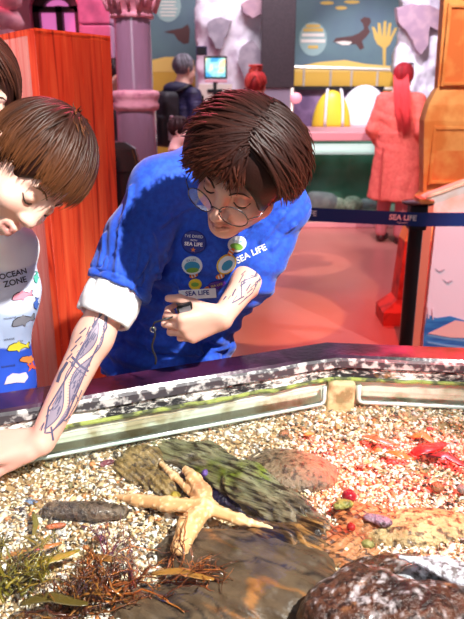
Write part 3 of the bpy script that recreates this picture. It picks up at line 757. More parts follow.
# stanchion, belt, painted board, rope
M['navy'] = pm('belt_navy', s2l(22, 58, 130), .55, bump=(300, .3, .001))
M['whiteink'] = pm('white_lettering', (.92, .93, .95), .6)
M['redink'] = pm('red_lettering', (.8, .08, .08), .6)
Ys = 3.2; st = at_y(418, 205, Ys); xs = st[0]; zs = st[2]
se = empty('queue_post', (xs, Ys, 0), 'black queue barrier post carrying the blue belt', 'post')
m = MB(); m.lathe([(.035, .02), (.035, zs - .11)], (xs, Ys, 0), 28); m.build('pole', pm('post_black', (.012, .012, .013), .28), se, 'auto')
m = MB(); m.lathe([(.16, 0), (.16, .018), (.12, .03), (.04, .04)], (xs, Ys, 0), 36); m.build('base', M['black'], se, 'auto')
m = MB(); m.box((xs, Ys, zs - .055), (.085, .085, .13), bev=.012); m.build('cassette', M['black'], se)
m = MB(); m.lathe([(.05, zs - .002), (.075, zs + .006), (.078, zs + .016), (.05, zs + .022), (.01, zs + .022)], (xs, Ys, 0), 28); m.build('cap', pm('post_cap', (.06, .03, .04), .2, metal=.6), se, 'auto')
bl, br = at_y(282, 209.5, Ys + .10), at_y(500, 219.5, Ys - .12); bh = .066
bmid = np.array([xs, Ys - .046, zs - .062])
be = empty('queue_belt', bmid, 'dark blue barrier belt with white lettering stretched behind the worker', 'belt')
m = MB(); pts = [np.array([at_y(150, 202, Ys + .2)[0], Ys + .05, at_y(225, 206, Ys + .1)[2]]), np.array([bl[0], Ys, bl[2]]), bmid, br]
for i in range(3):
    a, b = pts[i], pts[i + 1]; d = nrm(b - a); m.prism([(0, -bh / 2), (np.linalg.norm(b - a), -bh / 2), (np.linalg.norm(b - a), bh / 2), (0, bh / 2)], a + np.array([0, .0015, 0]), d, np.array([0, 0, 1.]) - d * d[2], .003)
belt = m.build('webbing', M['navy'], be)
d_ = nrm(pts[2] - pts[1]); up_ = nrm(np.array([0, 0, 1.]) - d_ * d_[2])
def on_belt(u):
    for Y in np.linspace(Ys - .3, Ys + .4, 300):
        q = at_y(u, 214, Y); t = (q[0] - pts[1][0]) / (pts[2][0] - pts[1][0]); w_ = pts[1] + (pts[2] - pts[1]) * t
        if abs(w_[1] - Y) < .003: return w_
    return w_
for u, s_, nm in ((403, 'SEA LIFE', 0), (303, 'SEA LIFE', 1)):
    c = on_belt(u) + np.array([0, -.0035, 0])
    m = MB(); flat_text(m, s_, c + up_ * .005, d_, up_, .036, .0012); m.build('lettering', M['whiteink'], belt)
    m = MB(); flat_text(m, 'Aquarium', c - up_ * .018, d_, up_, .013); m.build('small_lettering', M['whiteink'], belt)
# a red heart-like dot between the words
c = on_belt(403) + np.array([0, -.0042, 0]); m = MB(); m._add([c + d_ * (.010 * x) + up_ * (.005 + .010 * y) for x, y in ((-.3, .0), (0, -.4), (.3, 0), (0, .4))], [(0, 1, 2, 3)]); m.build('red_mark', M['redink'], belt)

Yb = 3.55
pb = empty('painted_board', (at_y(470, 300, Yb)[0], Yb, 0), 'white board painted with blue waves and a pale boat behind the queue post', 'board')
def pxz(pts, Y): return [(at_y(u, v, Y)[0], max(.001, at_y(u, v, Y)[2])) for u, v in pts]
M['boardwhite'] = pm('board_white', s2l(232, 232, 240), .5); M['wave'] = pm('board_blue', s2l(28, 104, 178), .5, var=(6, s2l(50, 140, 205), .45, .6), stretch=(1, 1, 5)); M['wave2'] = pm('board_pale_blue', s2l(110, 176, 220), .5)
M['sandp'] = pm('board_sand', s2l(226, 198, 188), .6); M['birds'] = pm('board_grey', s2l(168, 170, 182), .6); M['brownedge'] = pm('board_edge', s2l(200, 132, 104), .6)
m = MB(); m.prism(pxz([(436, 222), (500, 222), (500, 520), (416, 420)], Yb)[:2] + [(at_y(500, 300, Yb)[0], 0.0), (at_y(427, 300, Yb)[0], 0.0)], (0, Yb + .04, 0), (1, 0, 0), (0, 0, 1), .04); m.build('panel', M['boardwhite'], pb)
def pp(name, pts, mat, lay): 
    m = MB(); m.prism(pxz(pts, Yb), (0, Yb - .003 * (lay - 1), 0), (1, 0, 0), (0, 0, 1), .003); return m.build(name, mat, pb)
pp('painted_sea', [(427, 314), (436, 318), (450, 316), (470, 322), (480, 324), (480, 380), (420, 380), (424, 330)], M['wave'], 1)
for v in (334, 341, 348): pp('wave_line', [(427, v), (445, v + 3), (480, v + 7), (480, v + 9), (445, v + 5), (427, v + 1.5)], M['wave2'], 2)
pp('painted_boat', [(428, 333), (455, 320), (480, 324), (480, 338), (450, 337)], M['sandp'], 3)
for u, v in ((440, 270), (448, 281)):
    pp('painted_gull', [(u - 5, v - 2), (u - 1, v + 1), (u + 4, v - 1), (u + 5, v), (u, v + 3), (u - 3, v + 1)], M['birds'], 1)
pp('drip', [(427.5, 306), (429, 306), (429, 318), (427.5, 318)], M['boardwhite'], 3); pp('drip', [(432, 308), (433.5, 308), (433, 319), (432, 319)], M['boardwhite'], 3)
m = MB(); a = at_y(428, 300, Yb)[0]; m.box((a - .045, Yb + .10, .46), (.07, .16, .92), bev=.006); m.build('side_edge', M['brownedge'], pb)
rock_pts = pxz([(428, 200), (436, 196), (446, 193), (456, 189), (470, 184), (500, 176), (500, 224), (434, 224)], Yb)
m = MB(); m.prism(rock_pts, (0, Yb + .16, 0), (1, 0, 0), (0, 0, 1), .12); m.build('upper_edge', pm('board_cream', s2l(248, 232, 220), .6, var=(8, s2l(240, 200, 170), .45, .65)), pb)
m = MB(); m.tube([np.array([x, Yb + .03, z + .006]) for x, z in rock_pts[:6]], .012, 8); m.build('rope_trim', pm('rope_cream', s2l(252, 226, 190), .6), pb, True)
# ================================================================== people
def skinmat(name): return pm(name, (.8, .56, .46), .42, attr=True, sss=.12, bump=(260, .08, .001))
M['skin'] = skinmat('skin')
M['hair'] = pm('hair_strands', (1, 1, 1), .46, attr=True, spec=.30, bump=(220, .35, .0015), stretch=(1, 1, 1))
M['lash'] = pm('lash_dark', (.03, .015, .01), .6)
M['denim'] = pm('denim', s2l(50, 66, 110), .8, var=(60, s2l(36, 48, 86), .4, .6))

class Head:
    """head-local axes: r = the person's left, u = crown, f = face forward"""
    def __init__(s, c, r, u, f, k=1.0):
        f = nrm(f); u = np.asarray(u, float); u = nrm(u - f * (u @ f)); r = np.cross(u, f)
        s.c = np.asarray(c, float); s.A = np.array([r, u, f]); s.k = k
    def P(s, x, y, z): return s.c + s.k * (s.A.T @ np.array([x, y, z], float))
    def D(s, x, y, z): return s.A.T @ np.array([x, y, z], float)
    def loc(s, P): return (np.asarray(P) - s.c) @ s.A.T / s.k

def add_head(F, H, child=0.0):
    k = H.k; E = lambda c, r, b=.012, op='u': F.ell(H.P(*c), np.array(r) * k, H.A, b * k, op)
    C = lambda a, b, ra, rb=None, kk=.01, op='u': F.cap(H.P(*a), H.P(*b), ra * k, None if rb is None else rb * k, kk * k, op)
    E((0, .032, -.012), (.074, .090, .090)); ch = child
    E((0, -.035, .026), (.058 + .006 * ch, .074 - .008 * ch, .060), .03)
    C((-.045, -.062, .012), (0, -.098 + .012 * ch, .058), .024, .020, .03); C((.045, -.062, .012), (0, -.098 + .012 * ch, .058), .024, .020, .03)
    E((0, -.100 + .012 * ch, .070 - .004 * ch), (.020, .015, .015), .018)
    for sg in (-1, 1):
        E((sg * .036, -.036, .062), (.024 + .004 * ch, .022, .020), .022)
        C((sg * .010, .020, .084 - .006 * ch), (sg * .042, .020, .070 - .004 * ch), .009 - .003 * ch, .008 - .002 * ch, .016)
        E((sg * .032, -.002, .090 + .004 * ch), (.017, .011, .012), .012, 's')
        E((sg * .0315, -.003, .0715), (.0135, .0125, .0125), .003)
        # ear
        e = [(sg * .074, .012, -.012), (sg * .082, .022, -.020), (sg * .084, .010, -.030), (sg * .080, -.012, -.024), (sg * .074, -.026, -.012)]
        for i in range(4): C(e[i], e[i + 1], .0065, .0065, .006)
        E((sg * .076, -.002, -.016), (.006, .022, .012), .006)
    C((0, .012, .086), (0, -.030, .104 - .006 * ch), .0085, .010, .014)
    E((0, -.034, .106 - .008 * ch), (.0115, .010, .011), .008)
    for sg in (-1, 1): E((sg * .012, -.037, .096 - .006 * ch), (.0085, .0075, .010), .007)
    C((-.019, -.066, .083), (0, -.0635, .0925), .0058, .0062, .008); C((.019, -.066, .083), (0, -.0635, .0925), .0058, .0062, .008)
    C((-.016, -.077, .083), (0, -.0785, .0905), .0062, .0078, .008); C((.016, -.077, .083), (0, -.0785, .0905), .0062, .0078, .008)
    C((-.021, -.0708, .0905), (.021, -.0708, .0905), .0022, None, .003, 's')

def face_cols(H, P, skin, lip=(.62, .25, .22), cheek=(.85, .42, .34), amt=.35):
    q = H.loc(P); col = np.tile(np.asarray(skin, float), (len(P), 1))
    near = (np.abs(q[:, 0]) < .12) & (np.abs(q[:, 1]) < .16) & (np.abs(q[:, 2]) < .14)
    g = lambda c, r: np.exp(-(((q - np.array(c)) / np.array(r)) ** 2).sum(1))
    ck = (g((-.042, -.035, .07), (.025, .02, .03)) + g((.042, -.035, .07), (.025, .02, .03)) + .8 * g((0, -.034, .108), (.014, .014, .02))) * near
    col = lerp(col, cheek, np.clip(ck * amt, 0, 1))
    lp = ((np.abs(q[:, 1] + .0715 + .002 * np.cos(q[:, 0] * 150)) < .0105 - .16 * np.abs(q[:, 0])) & (np.abs(q[:, 0]) < .024) & (q[:, 2] > .078)) * near
    col = lerp(col, lip, lp * .8)
    ml = ((np.abs(q[:, 1] + .0708) < .0022) & (np.abs(q[:, 0]) < .022) & (q[:, 2] > .075)) * near
    col = lerp(col, (.22, .06, .05), ml * .8)
    return col

def face_marks(H, tree, parent, brow=(.10, .05, .03), lash=True):
    for sg in (-1, 1):
        m = MB()
        def on(x, y, off=.001):
            o = H.P(x, y, .16); h, n, _, d = tree.ray_cast(Vector(o), Vector(-H.A[2]), .2); return None if h is None else np.array(h) + np.array(n) * off
        pts = [on(sg * x, y) for x, y in ((.014, .019), (.024, .024), (.036, .024), (.047, .017))]
        if all(p is not None for p in pts): m.tube(pts, [.0022 * H.k, .0030 * H.k, .0028 * H.k, .0012 * H.k], 6, .5); m.build('eyebrow', pm('brow', brow, .7), parent, True)
        m = MB(); pts = [on(sg * x, y, .0012) for x, y in ((.020, -.0075), (.026, -.0115), (.033, -.0125), (.040, -.010), (.046, -.005))]
        if all(p is not None for p in pts): m.tube(pts, [.0008 * H.k, .0016 * H.k, .0018 * H.k, .0016 * H.k, .0009 * H.k], 6); m.build('eyelash', M['lash'], parent, True)

def hand(F, wrist, d, n, left, s=1.0, curl=(25, 35, 25), thumb=(35, 20), spread=6, k=.006):
    """palm plus five unequal bent fingers; d towards the fingers, n = back of the hand"""
    d = nrm(d); n = np.asarray(n, float); n = nrm(n - d * (n @ d)); t = np.cross(d, n) if left else np.cross(n, d)
    w = np.asarray(wrist, float)
    for a, b, ra, rb in (((.0, .012), (.085, .026), .017, .014), ((.0, .004), (.088, .006), .018, .014), ((.0, -.008), (.083, -.014), .017, .013), ((.0, -.014), (.074, -.030), .015, .012)):
        F.cap(w + d * a[0] * s + t * a[1] * s, w + d * b[0] * s + t * b[1] * s, ra * s, rb * s, .012 * s)
    L = [(.026, .086, .042, .026, .021, .0092), (.0075, .090, .047, .029, .023, .0095), (-.0125, .085, .043, .027, .022, .0090), (-.030, .075, .033, .021, .019, .0080)]
    tips = []
    for i, (x, b0, l1, l2, l3, r) in enumerate(L):
        c = [(q[i] if hasattr(q, '__len__') else q) for q in curl]
        p = w + d * b0 * s + t * x * s; sp = R((1.5 - i) * spread); dd = nrm(d * math.cos(sp) + t * math.sin(sp)); ang = 0
        for l, cu, rr in ((l1, c[0], (r, r * .95)), (l2, c[1], (r * .95, r * .88)), (l3, c[2], (r * .88, r * .72))):
            ang += R(cu); q = p + (dd * math.cos(ang) - n * math.sin(ang)) * l * s
            F.cap(p, q, rr[0] * s, rr[1] * s, .0035 * s); p = q
        tips.append(p)
    a = R(thumb[0]); b = w + d * .022 * s + t * .022 * s - n * .006 * s
    d1 = nrm(d * math.cos(a) + t * math.sin(a) - n * .35); d2 = nrm(d * math.cos(a - R(thumb[1])) + t * math.sin(a - R(thumb[1])) - n * .6)
    p1 = b + d1 * .042 * s; p2 = p1 + d1 * .030 * s; p3 = p2 + d2 * .026 * s
    F.cap(b, p1, .0155 * s, .0125 * s, .012 * s); F.cap(p1, p2, .0118 * s, .0105 * s, .004); F.cap(p2, p3, .0105 * s, .0085 * s, .003)
    return tips + [p3], t

def hair_build(H, ctr, rad, fams, base, tips, parent, mat, cuts=(), r0=.0042, seed=1, h=.0045, capk=.97, name='hair', flat=.45):
    """one hair mesh: a shaped cap plus many flattened tapering locks that lie on it. fams: (count, q0 lo, q0 hi, q1 lo, q1 hi, lift)"""
    k = H.k; rad = np.asarray(rad, float); ctr = np.asarray(ctr, float)
    F = Field(H.c - .19 * k, H.c + .19 * k, h); F.ell(H.P(*ctr), rad * k * .965 * capk, H.A, 0)
    for c in cuts:
        if c[0] == 'ell': F.ell(H.P(*c[1]), np.array(c[2]) * k, H.A, .012 * k, 's')
        elif c[0] == 'plane': F.cut(H.P(*c[1]), H.D(*c[2]), .01)
        elif c[0] == 'add': F.ell(H.P(*c[1]), np.array(c[2]) * k, H.A, .02 * k)
    P, Q = F.surface(); q = H.loc(P); az = np.arctan2(q[:, 0], q[:, 2])
    N = vnormals(P, Q); P = P + N * (k * .0025 * np.sin(az * 46 + 3 * noise(P, 40, seed)) * sstep(.05, .0, q[:, 2]))[:, None]
    b = np.asarray(base, float); C = lerp(b * .75, b * 1.1, .5 + .5 * noise(np.stack([az * 9, q[:, 1] * 4, q[:, 0] * 0], 1), 1.0, seed))
    V = [P]; Fs = Q.tolist(); Cs = [C]; nb = len(P); rg = np.random.default_rng(seed); n = 6; m = 13
    for cnt, a0, a1, b0, b1, lift in fams:
        for _ in range(int(cnt * (2.4 if r0 < .006 else 1))):
            t = rg.uniform(0, 1); j = rg.normal(0, .05, 3)
            q0 = nrm(np.asarray(a0) * (1 - t) + np.asarray(a1) * t + j); q1 = nrm(np.asarray(b0) * (1 - t) + np.asarray(b1) * t + rg.normal(0, .09, 3))
            om = math.acos(np.clip(q0 @ q1, -1, 1)) + 1e-6; pts = []; ph = rg.uniform(0, 6.3); side = np.cross(q0, q1); off = rg.uniform(.955, 1.035); wv = rg.uniform(.01, .075)
            for i in range(m):
                x = i / (m - 1); e = (math.sin((1 - x) * om) * q0 + math.sin(x * om) * q1) / math.sin(om)
                e = e + side * wv * math.sin(ph + x * 4.2) / max(np.linalg.norm(side), .2)
                pts.append(H.P(*(ctr + rad * e * (off + lift * x * x * rg.uniform(.6, 1.1)))))
            rr = r0 * k * rg.uniform(.55, 1.15); mb = MB(); rads = [rr * (.7 + .3 * min(1, 4 * i / m)) * (1 - .93 * (i / (m - 1)) ** 2.6) for i in range(m)]
            nrmv = H.A.T @ (q0 + q1); mb.tube(pts, rads, n, flat, up=nrmv, cap=False)
            V.append(np.array(mb.V)); Fs += [tuple(i + nb for i in f) for f in mb.F]; nb += len(mb.V)
            sh = rg.uniform(.65, 1.35); x = np.repeat(np.linspace(0, 1, m), n); Cs.append(np.clip(lerp(b * sh, np.asarray(tips) * sh, x ** 3.2), 0, 1))
    me = mesh(name, np.concatenate(V), Fs, True, np.concatenate(Cs)); return link(name, me, mat, parent)

def folds(P, N, spec, seed=0):
    """cloth folds: list of (direction along the fold, spacing, height, waviness)"""
    d = 0
    for i, (ax, sp, am, wv) in enumerate(spec):
        ax = nrm(ax); t = nrm(np.cross(ax, [.3, .8, .5])); ph = (P @ t) / sp * 2 * math.pi + wv * noise(P, 7, seed + i)
        d = d + am * (np.abs(np.sin(ph / 2)) ** .8 - .5) * (.5 + .5 * noise(P, 5, seed + 9 + i))
    return P + N * np.asarray(d)[:, None]

# ------------------------------------------------------------------ the worker leaning over the pool
WK = empty('person', (-.13, 1.72, 0), 'person in a blue polo shirt and round glasses leaning over the pool, forearm tattooed', 'person')
H1 = Head(at_y(246, 167, 1.30), None, cam_dir(.11, .54, .85), cam_dir(-.482, -.709, .514), 1.06)
U1 = at_y(226, 180, 1.60); Cst = at_y(208, 240, 1.63); Wst = at_y(166, 340, 1.68); Hip = at_y(160, 400, 1.72)
SR = at_y(161, 189, 1.54); SL = at_y(279, 207, 1.56); ER = at_y(112, 300, 1.405); WR = at_y(42, 441, 1.225)
EL = at_y(257, 268, 1.53); WL = at_y(222, 317, 1.39)
fw = nrm(np.array([.0, -1, .35]))
F = Field((-.62, 1.02, .70), (.34, 1.86, 1.56), .0034)
add_head(F, H1)
F.cap(H1.P(0, -.05, -.035), U1, .055, .062, .03)
F.chain([U1, Cst, Wst, Hip], [.095, .135, .125, .125], .05, sq=(fw, .8))
F.cap(U1, SR, .06, .055, .04); F.cap(U1, SL, .06, .055, .04)
F.chain([SR, ER], [.054, .046], .03); F.chain([SL, EL], [.05, .041], .03)
pm1 = ER + (WR - ER) * .28
F.chain([ER, pm1, WR], [.042, .041, .0285], .02)
pm2 = EL + (WL - EL) * .3; F.chain([EL, pm2, WL], [.038, .034, .025], .02)
dR = cam_dir(-.985, -.14, .10); nR = cam_dir(.05, .70, .70)
WRh = WR + nrm(dR) * .004
hand(F, WRh, dR, nR, False, 1.04, (14, 22, 16), (12, 6), 4)
dL = cam_dir(-.95, -.30, .12); nL = cam_dir(.05, -.50, .86)
tipsL, tL = hand(F, WL, dL, nL, True, 1.0, ((48, 44, 40, 38), (58, 60, 62, 62), (35, 38, 38, 38)), (34, 30), 3)
P, Q = F.surface(); P = smooth_verts(P, Q, 1, .3)
sk = s2l(234, 182, 162)
cols = face_cols(H1, P, sk, amt=.45)
cols = lerp(cols, s2l(250, 178, 165), np.clip(.5 * sstep(.16, .02, np.linalg.norm(P - (WR + nrm(dR) * .06), axis=1)), 0, 1))
nzk = noise(P, 22, 4)
cols = cols * (1 + .05 * nzk)[:, None]
body = link('body', mesh('body', P, Q, True, cols), M['skin'], WK)
tb = bvh_w(P, Q)
face_marks(H1, tb, body)

# shirt
M['blue'] = pm('polo_blue', s2l(26, 84, 206), .75, var=(90, s2l(20, 70, 190), .4, .6), bump=(700, .25, .0006), sheen=.2)
G = Field((-.50, 1.22, .76), (.36, 1.92, 1.56), .004)
G.chain([U1 + [0, .01, 0], Cst, Wst, Hip], [.112, .160, .158, .165], .06, sq=(fw, .8))
G.cap(U1, SR, .092, .069, .05); G.cap(U1, SL, .085, .062, .05)
hemR = SR + (ER - SR) * .90; G.chain([SR, SR + (ER - SR) * .5, hemR + (ER - SR) * .2], [.066, .069, .070], .03)
hemL = SL + (EL - SL) * 1.06; G.chain([SL, hemL + nrm(EL - SL) * .03], [.064, .055], .025)
axR = nrm(ER - SR); axL = nrm(EL - SL)
def trim(G, p, ax, ro, ri, back):
    """cut a sleeve off at p and hollow its end"""
    def fn(X, Y, Z):
        x, y, z = X - p[0], Y - p[1], Z - p[2]; t = x * ax[0] + y * ax[1] + z * ax[2]
        rr = np.sqrt(np.maximum(x * x + y * y + z * z - t * t, 0)); return np.maximum(-t, rr - ro)
    G.put(fn, p - ro * 1.2, p + ro * 1.2, .002, 's'); G.cap(p - ax * back, p + ax * .03, ri, None, .004, 's')
trim(G, hemR, axR, .12, .060, .03)
G.ell(H1.P(0, -.06, -.02), (.066, .066, .066), None, .01, 's')
P, Q = G.surface(); P = smooth_verts(P, Q, 2, .5); N = vnormals(P, Q)
P = folds(P, N, [(cam_dir(.6, .8, 0), .085, .014, 2.6), (cam_dir(-.5, .8, .2), .10, .012, 2.2), (cam_dir(1, -.25, .1), .07, .009, 3)], 3)
# deep drag folds from the armpits and bunching above the waist
N = vnormals(P, Q); q = P - at_y(150, 250, 1.5); ph = (P @ cam_dir(.3, .95, 0)) * 120 + 2 * noise(P, 9, 8)
P = P + N * (.006 * np.sin(ph) * sstep(1.16, 1.0, P[:, 2]))[:, None]
# creases where the cloth is pulled
tq = bvh_w(P, Q); N = vnormals(P, Q); dsp = np.zeros(len(P))
for hh, ww, line in ((.007, .008, [(112, 205), (104, 235), (100, 264)]), (.008, .008, [(130, 188), (120, 230), (116, 274)]), (.007, .007, [(146, 212), (138, 250), (132, 288)]), (.006, .006, [(98, 238), (116, 252), (136, 256)]),
        (.008, .008, [(152, 236), (158, 270), (166, 304)]), (.007, .008, [(148, 258), (134, 285), (122, 318)]), (.006, .007, [(160, 226), (178, 214), (196, 206)]), (.007, .008, [(166, 256), (178, 280), (184, 300)]),
        (.008, .008, [(108, 346), (140, 330), (170, 336), (204, 334)]), (.008, .008, [(104, 362), (150, 350), (200, 354), (230, 346)]), (.006, .007, [(128, 322), (150, 340), (176, 352)]), (.006, .007, [(206, 326), (222, 320), (236, 308)]),
        (.007, .008, [(300, 192), (282, 216), (262, 242)]), (.006, .007, [(310, 206), (294, 226), (272, 248)]), (.006, .007, [(284, 200), (266, 216), (246, 236)]), (.006, .007, [(230, 236), (244, 226), (262, 222)])):
    pts_ = [hit(tq, *q)[0] for q in line]; pts_ = [q for q in pts_ if q is not None]
    for a_, b_ in zip(pts_[:-1], pts_[1:]):
        if np.linalg.norm(a_ - b_) > .16: continue
        ab = b_ - a_; t = np.clip(((P - a_) @ ab) / (ab @ ab), 0, 1); dd = np.linalg.norm(P - a_ - t[:, None] * ab, axis=1); v_ = hh * (np.exp(-(dd / ww) ** 2) - .55 * np.exp(-(dd / (2.4 * ww)) ** 2)); dsp = np.where(np.abs(v_) > np.abs(dsp), v_, dsp)
P = P + N * (dsp * 1.35)[:, None]; N = vnormals(P, Q)
# rolled hem edge on the right sleeve
td = (P - hemR) @ axR; onarm = np.linalg.norm((P - hemR) - td[:, None] * axR, axis=1) < .095
P = P + N * (.0022 * np.exp(-((td + .018) / .003) ** 2) * -1 * onarm + .0015 * (td > -.016) * onarm)[:, None]
shirt = link('polo_shirt', mesh('polo_shirt', P, Q), M['blue'], WK); ts = bvh_w(P, Q)
# white undershirt cuff on the right arm
G = Field((-.42, 1.2, .86), (-.10, 1.6, 1.26), .0035); axF = nrm(WR - ER)
c0 = hemR - axR * .03; c1 = ER + axF * .005; c2 = ER + axF * .052
G.chain([c0, c1, c2], [.056, .060, .060], .02)
trim(G, c2 - axF * .004, axF, .1, .051, .03)
P, Q = G.surface(); P = smooth_verts(P, Q, 1); N = vnormals(P, Q)
P = folds(P, N, [(axF, .05, .006, 3), (np.cross(axF, fw), .04, .007, 2.5)], 5)
cuff = link('undershirt_cuff', mesh('undershirt_cuff', P, Q), pm('white_cotton', (.86, .85, .86), .8, bump=(400, .2, .001)), WK)
# trousers and shoes (behind the pool wall)
G = Field((-.42, 1.45, .0), (.2, 2.1, 1.0), .012)
G.ell(Hip + [0, .02, -.02], (.165, .125, .13), None, .04)
for sg in (-1, 1):
    hp = Hip + [sg * .09, .02, -.05]; kn = np.array([Hip[0] + sg * .10, 1.74, .47]); an = np.array([Hip[0] + sg * .11, 1.80, .08])
    G.chain([hp, kn, an], [.095, .068, .055], .03)
P, Q = G.surface(); link('trousers', mesh('trousers', P, Q), pm('navy_trousers', (.02, .03, .07), .8), WK)
for sg in (-1, 1):
    G = Field((Hip[0] + sg * .11 - .08, 1.58, -.01), (Hip[0] + sg * .11 + .08, 1.92, .14), .008)
    a = np.array([Hip[0] + sg * .11, 1.82, .05]); G.cap(a, a + [0, -.15, -.012], .05, .042, .02); G.cut((0, 0, 0.0), (0, 0, -1))
    P, Q = G.surface(); link('shoe', mesh('shoe', P, Q), M['black'], WK)

# hair of the worker
hb, ht = s2l(42, 18, 13), s2l(92, 42, 26)
fam = [
    (130, (.10, 1, .62), (.06, 1, -.5), (-1, -.10, .72), (-1, -.45, -.55), .05),       # sweeps to the right side of the head
    (90, (.20, 1, .62), (.16, 1, -.5), (1, -.10, .50), (1, -.55, -.5), .05),            # left side
    (60, (.12, 1, .75), (.18, .9, .8), (-.75, .34, 1), (.35, .30, 1), .07),             # fringe over the forehead
    (44, (.10, .9, .8), (.14, 1, .6), (-1.0, .0, .85), (-.45, .10, 1), .14),
    (60, (.1, .9, -.4), (.1, .7, -.8), (-.7, -.8, -.75), (.7, -.8, -.75), .03),
    (40, (.1, 1, .5), (.1, 1, -.6), (-1, .25, .3), (-.6, .4, -.8), .15), (14, (.2, 1, .5), (.1, 1, -.6), (1, -.1, .3), (.7, .1, -.8), .13)]
hair1 = hair_build(H1, (0, .026, .000), (.110, .104, .106), fam, hb, ht, WK, M['hair'],
    [('ell', (0, -.045, .105), (.075, .105, .075)), ('plane', (0, -.075, 0), (0, -1, -.15)), ('ell', (.09, -.02, .03), (.022, .05, .03)), ('ell', (-.09, -.02, .03), (.022, .05, .03))], seed=5)

# glasses
gl = MB(); rim = pm('spectacle_wire', (.10, .09, .10), .25, metal=.8)
fr_ = []
for sg in (-1, 1):
    c = np.array([sg * .034, -.012, .112]); pts = [H1.P(c[0] + .0265 * math.cos(a), c[1] + .0225 * math.sin(a), c[2] - .010 * abs(c[0] + .0265 * math.cos(a)) / .06) for a in np.linspace(0, 2 * math.pi, 25)]
    gl.tube(pts, .0011, 6, cap=False)
    fr_.append(pts)
    gl.tube([H1.P(sg * .060, -.006, .102), H1.P(sg * .074, -.002, .088), H1.P(sg * .081, .004, .02), H1.P(sg * .082, .0, -.02)], .0011, 6)
gl.tube([H1.P(-.0085, -.007, .111), H1.P(0, -.003, .1135), H1.P(.0085, -.007, .111)], .0011, 6)
for sg in (-1, 1): gl.tube([H1.P(sg * .009, -.012, .109), H1.P(sg * .0085, -.018, .104)], .0018, 6)
go = gl.build('spectacles', rim, WK, True); tag(go, 'thin round wire spectacles')
lensm = glass('spectacle_lens', (.97, .95, 1), rough=.02, ior=1.14)
for p in fr_:
    m = MB(); c = np.mean(p[:-1], 0); nf = H1.A[2]; V = [c] + [c + (q - c) * .97 for q in p[:-1]]
    m._add(V, [(0, i + 1, (i + 1) % 24 + 1) for i in range(24)]); m.build('lens', lensm, go, True)

# badges, name tag, lettering on the shirt
def frame_on(u, v, tree=None, tilt=0.0):
    h, n = hit(tree or ts, u, v)
    hs = [hit(tree or ts, u + a, v + b) for a in (-7, 0, 7) for b in (-7, 0, 7)]
    n = nrm(np.mean([q[1] for q in hs if q[0] is not None], 0)); vd = nrm(CAM - h)
    n = n if n @ vd > 0 else -n; n = nrm(n + vd * .6)
    ax = CX * math.cos(R(tilt)) + CY * math.sin(R(tilt)); ax = nrm(ax - n * (ax @ n)); return h, n, ax, np.cross(n, ax)
M['badge_navy'] = pm('badge_navy', s2l(40, 52, 140), .25); M['badge_white'] = pm('badge_white', s2l(226, 236, 240), .25); M['badge_teal'] = pm('badge_teal', s2l(60, 150, 190), .3)
M['badge_yellow'] = pm('badge_yellow', s2l(236, 206, 60), .3); M['badge_purple'] = pm('badge_purple', s2l(84, 44, 140), .25); M['badge_orange'] = pm('badge_orange', s2l(238, 130, 50), .35); M['badge_green'] = pm('badge_green', s2l(120, 170, 70), .3)
def badge(u, v, rx, ry, mat, tilt=0, rot=0, name='badge', off=.006):
    h, n, ax, ay = frame_on(u, v, tilt=tilt); sc = np.linalg.norm(h - CAM) * 1.0 / FPX; rx *= sc; ry *= sc
    V, _ = disc2(0, 0, rx, ry, 28, R(rot)); m = MB(); o = h + n * (off - .0035)
    a = [o + ax * p[0] + ay * p[1] for p in V]; b = [o + n * .003 + (ax * p[0] + ay * p[1]) for p in V]; c = [o + n * .0045 + (ax * p[0] + ay * p[1]) * .93 for p in V]
    k = 28; m._add(a + b + c, [tuple(range(k))[::-1], tuple(2 * k + i for i in range(k))] + [(i, (i + 1) % k, k + (i + 1) % k, k + i) for i in range(k)] + [(k + i, k + (i + 1) % k, 2 * k + (i + 1) % k, 2 * k + i) for i in range(k)])
    return m.build(name, mat, shirt, 'auto'), o + n * .0048, n, ax, ay, sc
def mark(o, n, ax, ay, sc, geo, mat, parent, name, lay=1):
    V, F_ = geo; m = MB(); m._add([o + ax * p[0] * sc + ay * p[1] * sc + n * .0003 * lay for p in V], F_); return m.build(name, mat, parent)
def tmark(o, n, ax, ay, sc, s_, x, y, size, mat, parent, name='lettering', bold=.0):
    m = MB(); flat_text(m, s_, o + ax * x * sc + ay * y * sc + n * .0006, ax, ay, size * sc, bold); return m.build(name, mat, parent)
b1, o, n, ax, ay, sc = badge(194, 242, 12.5, 11.5, M['badge_navy'], -4)
tmark(o, n, ax, ay, sc, "I'VE DIVED", 0, 5.5, 3.9, M['whiteink'], b1); tmark(o, n, ax, ay, sc, 'WITH', 0, 1.6, 2.6, M['whiteink'], b1); tmark(o, n, ax, ay, sc, 'SEA LIFE', 0, -2.2, 5.0, M['whiteink'], b1, bold=.0003)
star = [(2.6 * math.sin(i * math.pi / 5) * (1 if i % 2 == 0 else .45), -7.6 + 2.6 * math.cos(i * math.pi / 5) * (1 if i % 2 == 0 else .45), 0) for i in range(10)]
mark(o, n, ax, ay, sc, (star, [tuple(range(10))]), M['badge_orange'], b1, 'star_mark')
b2, o, n, ax, ay, sc = badge(192.5, 265, 10.5, 9.5, M['badge_white'], 8)
mark(o, n, ax, ay, sc, disc2(0, -1, 8, 5.5), M['badge_teal'], b2, 'picture_mark'); mark(o, n, ax, ay, sc, disc2(0, -4.5, 6.5, 2.6), M['badge_green'], b2, 'picture_mark', 2)
tmark(o, n, ax, ay, sc, 'SEA LIFE', 0, 5.6, 2.8, M['badge_navy'], b2)
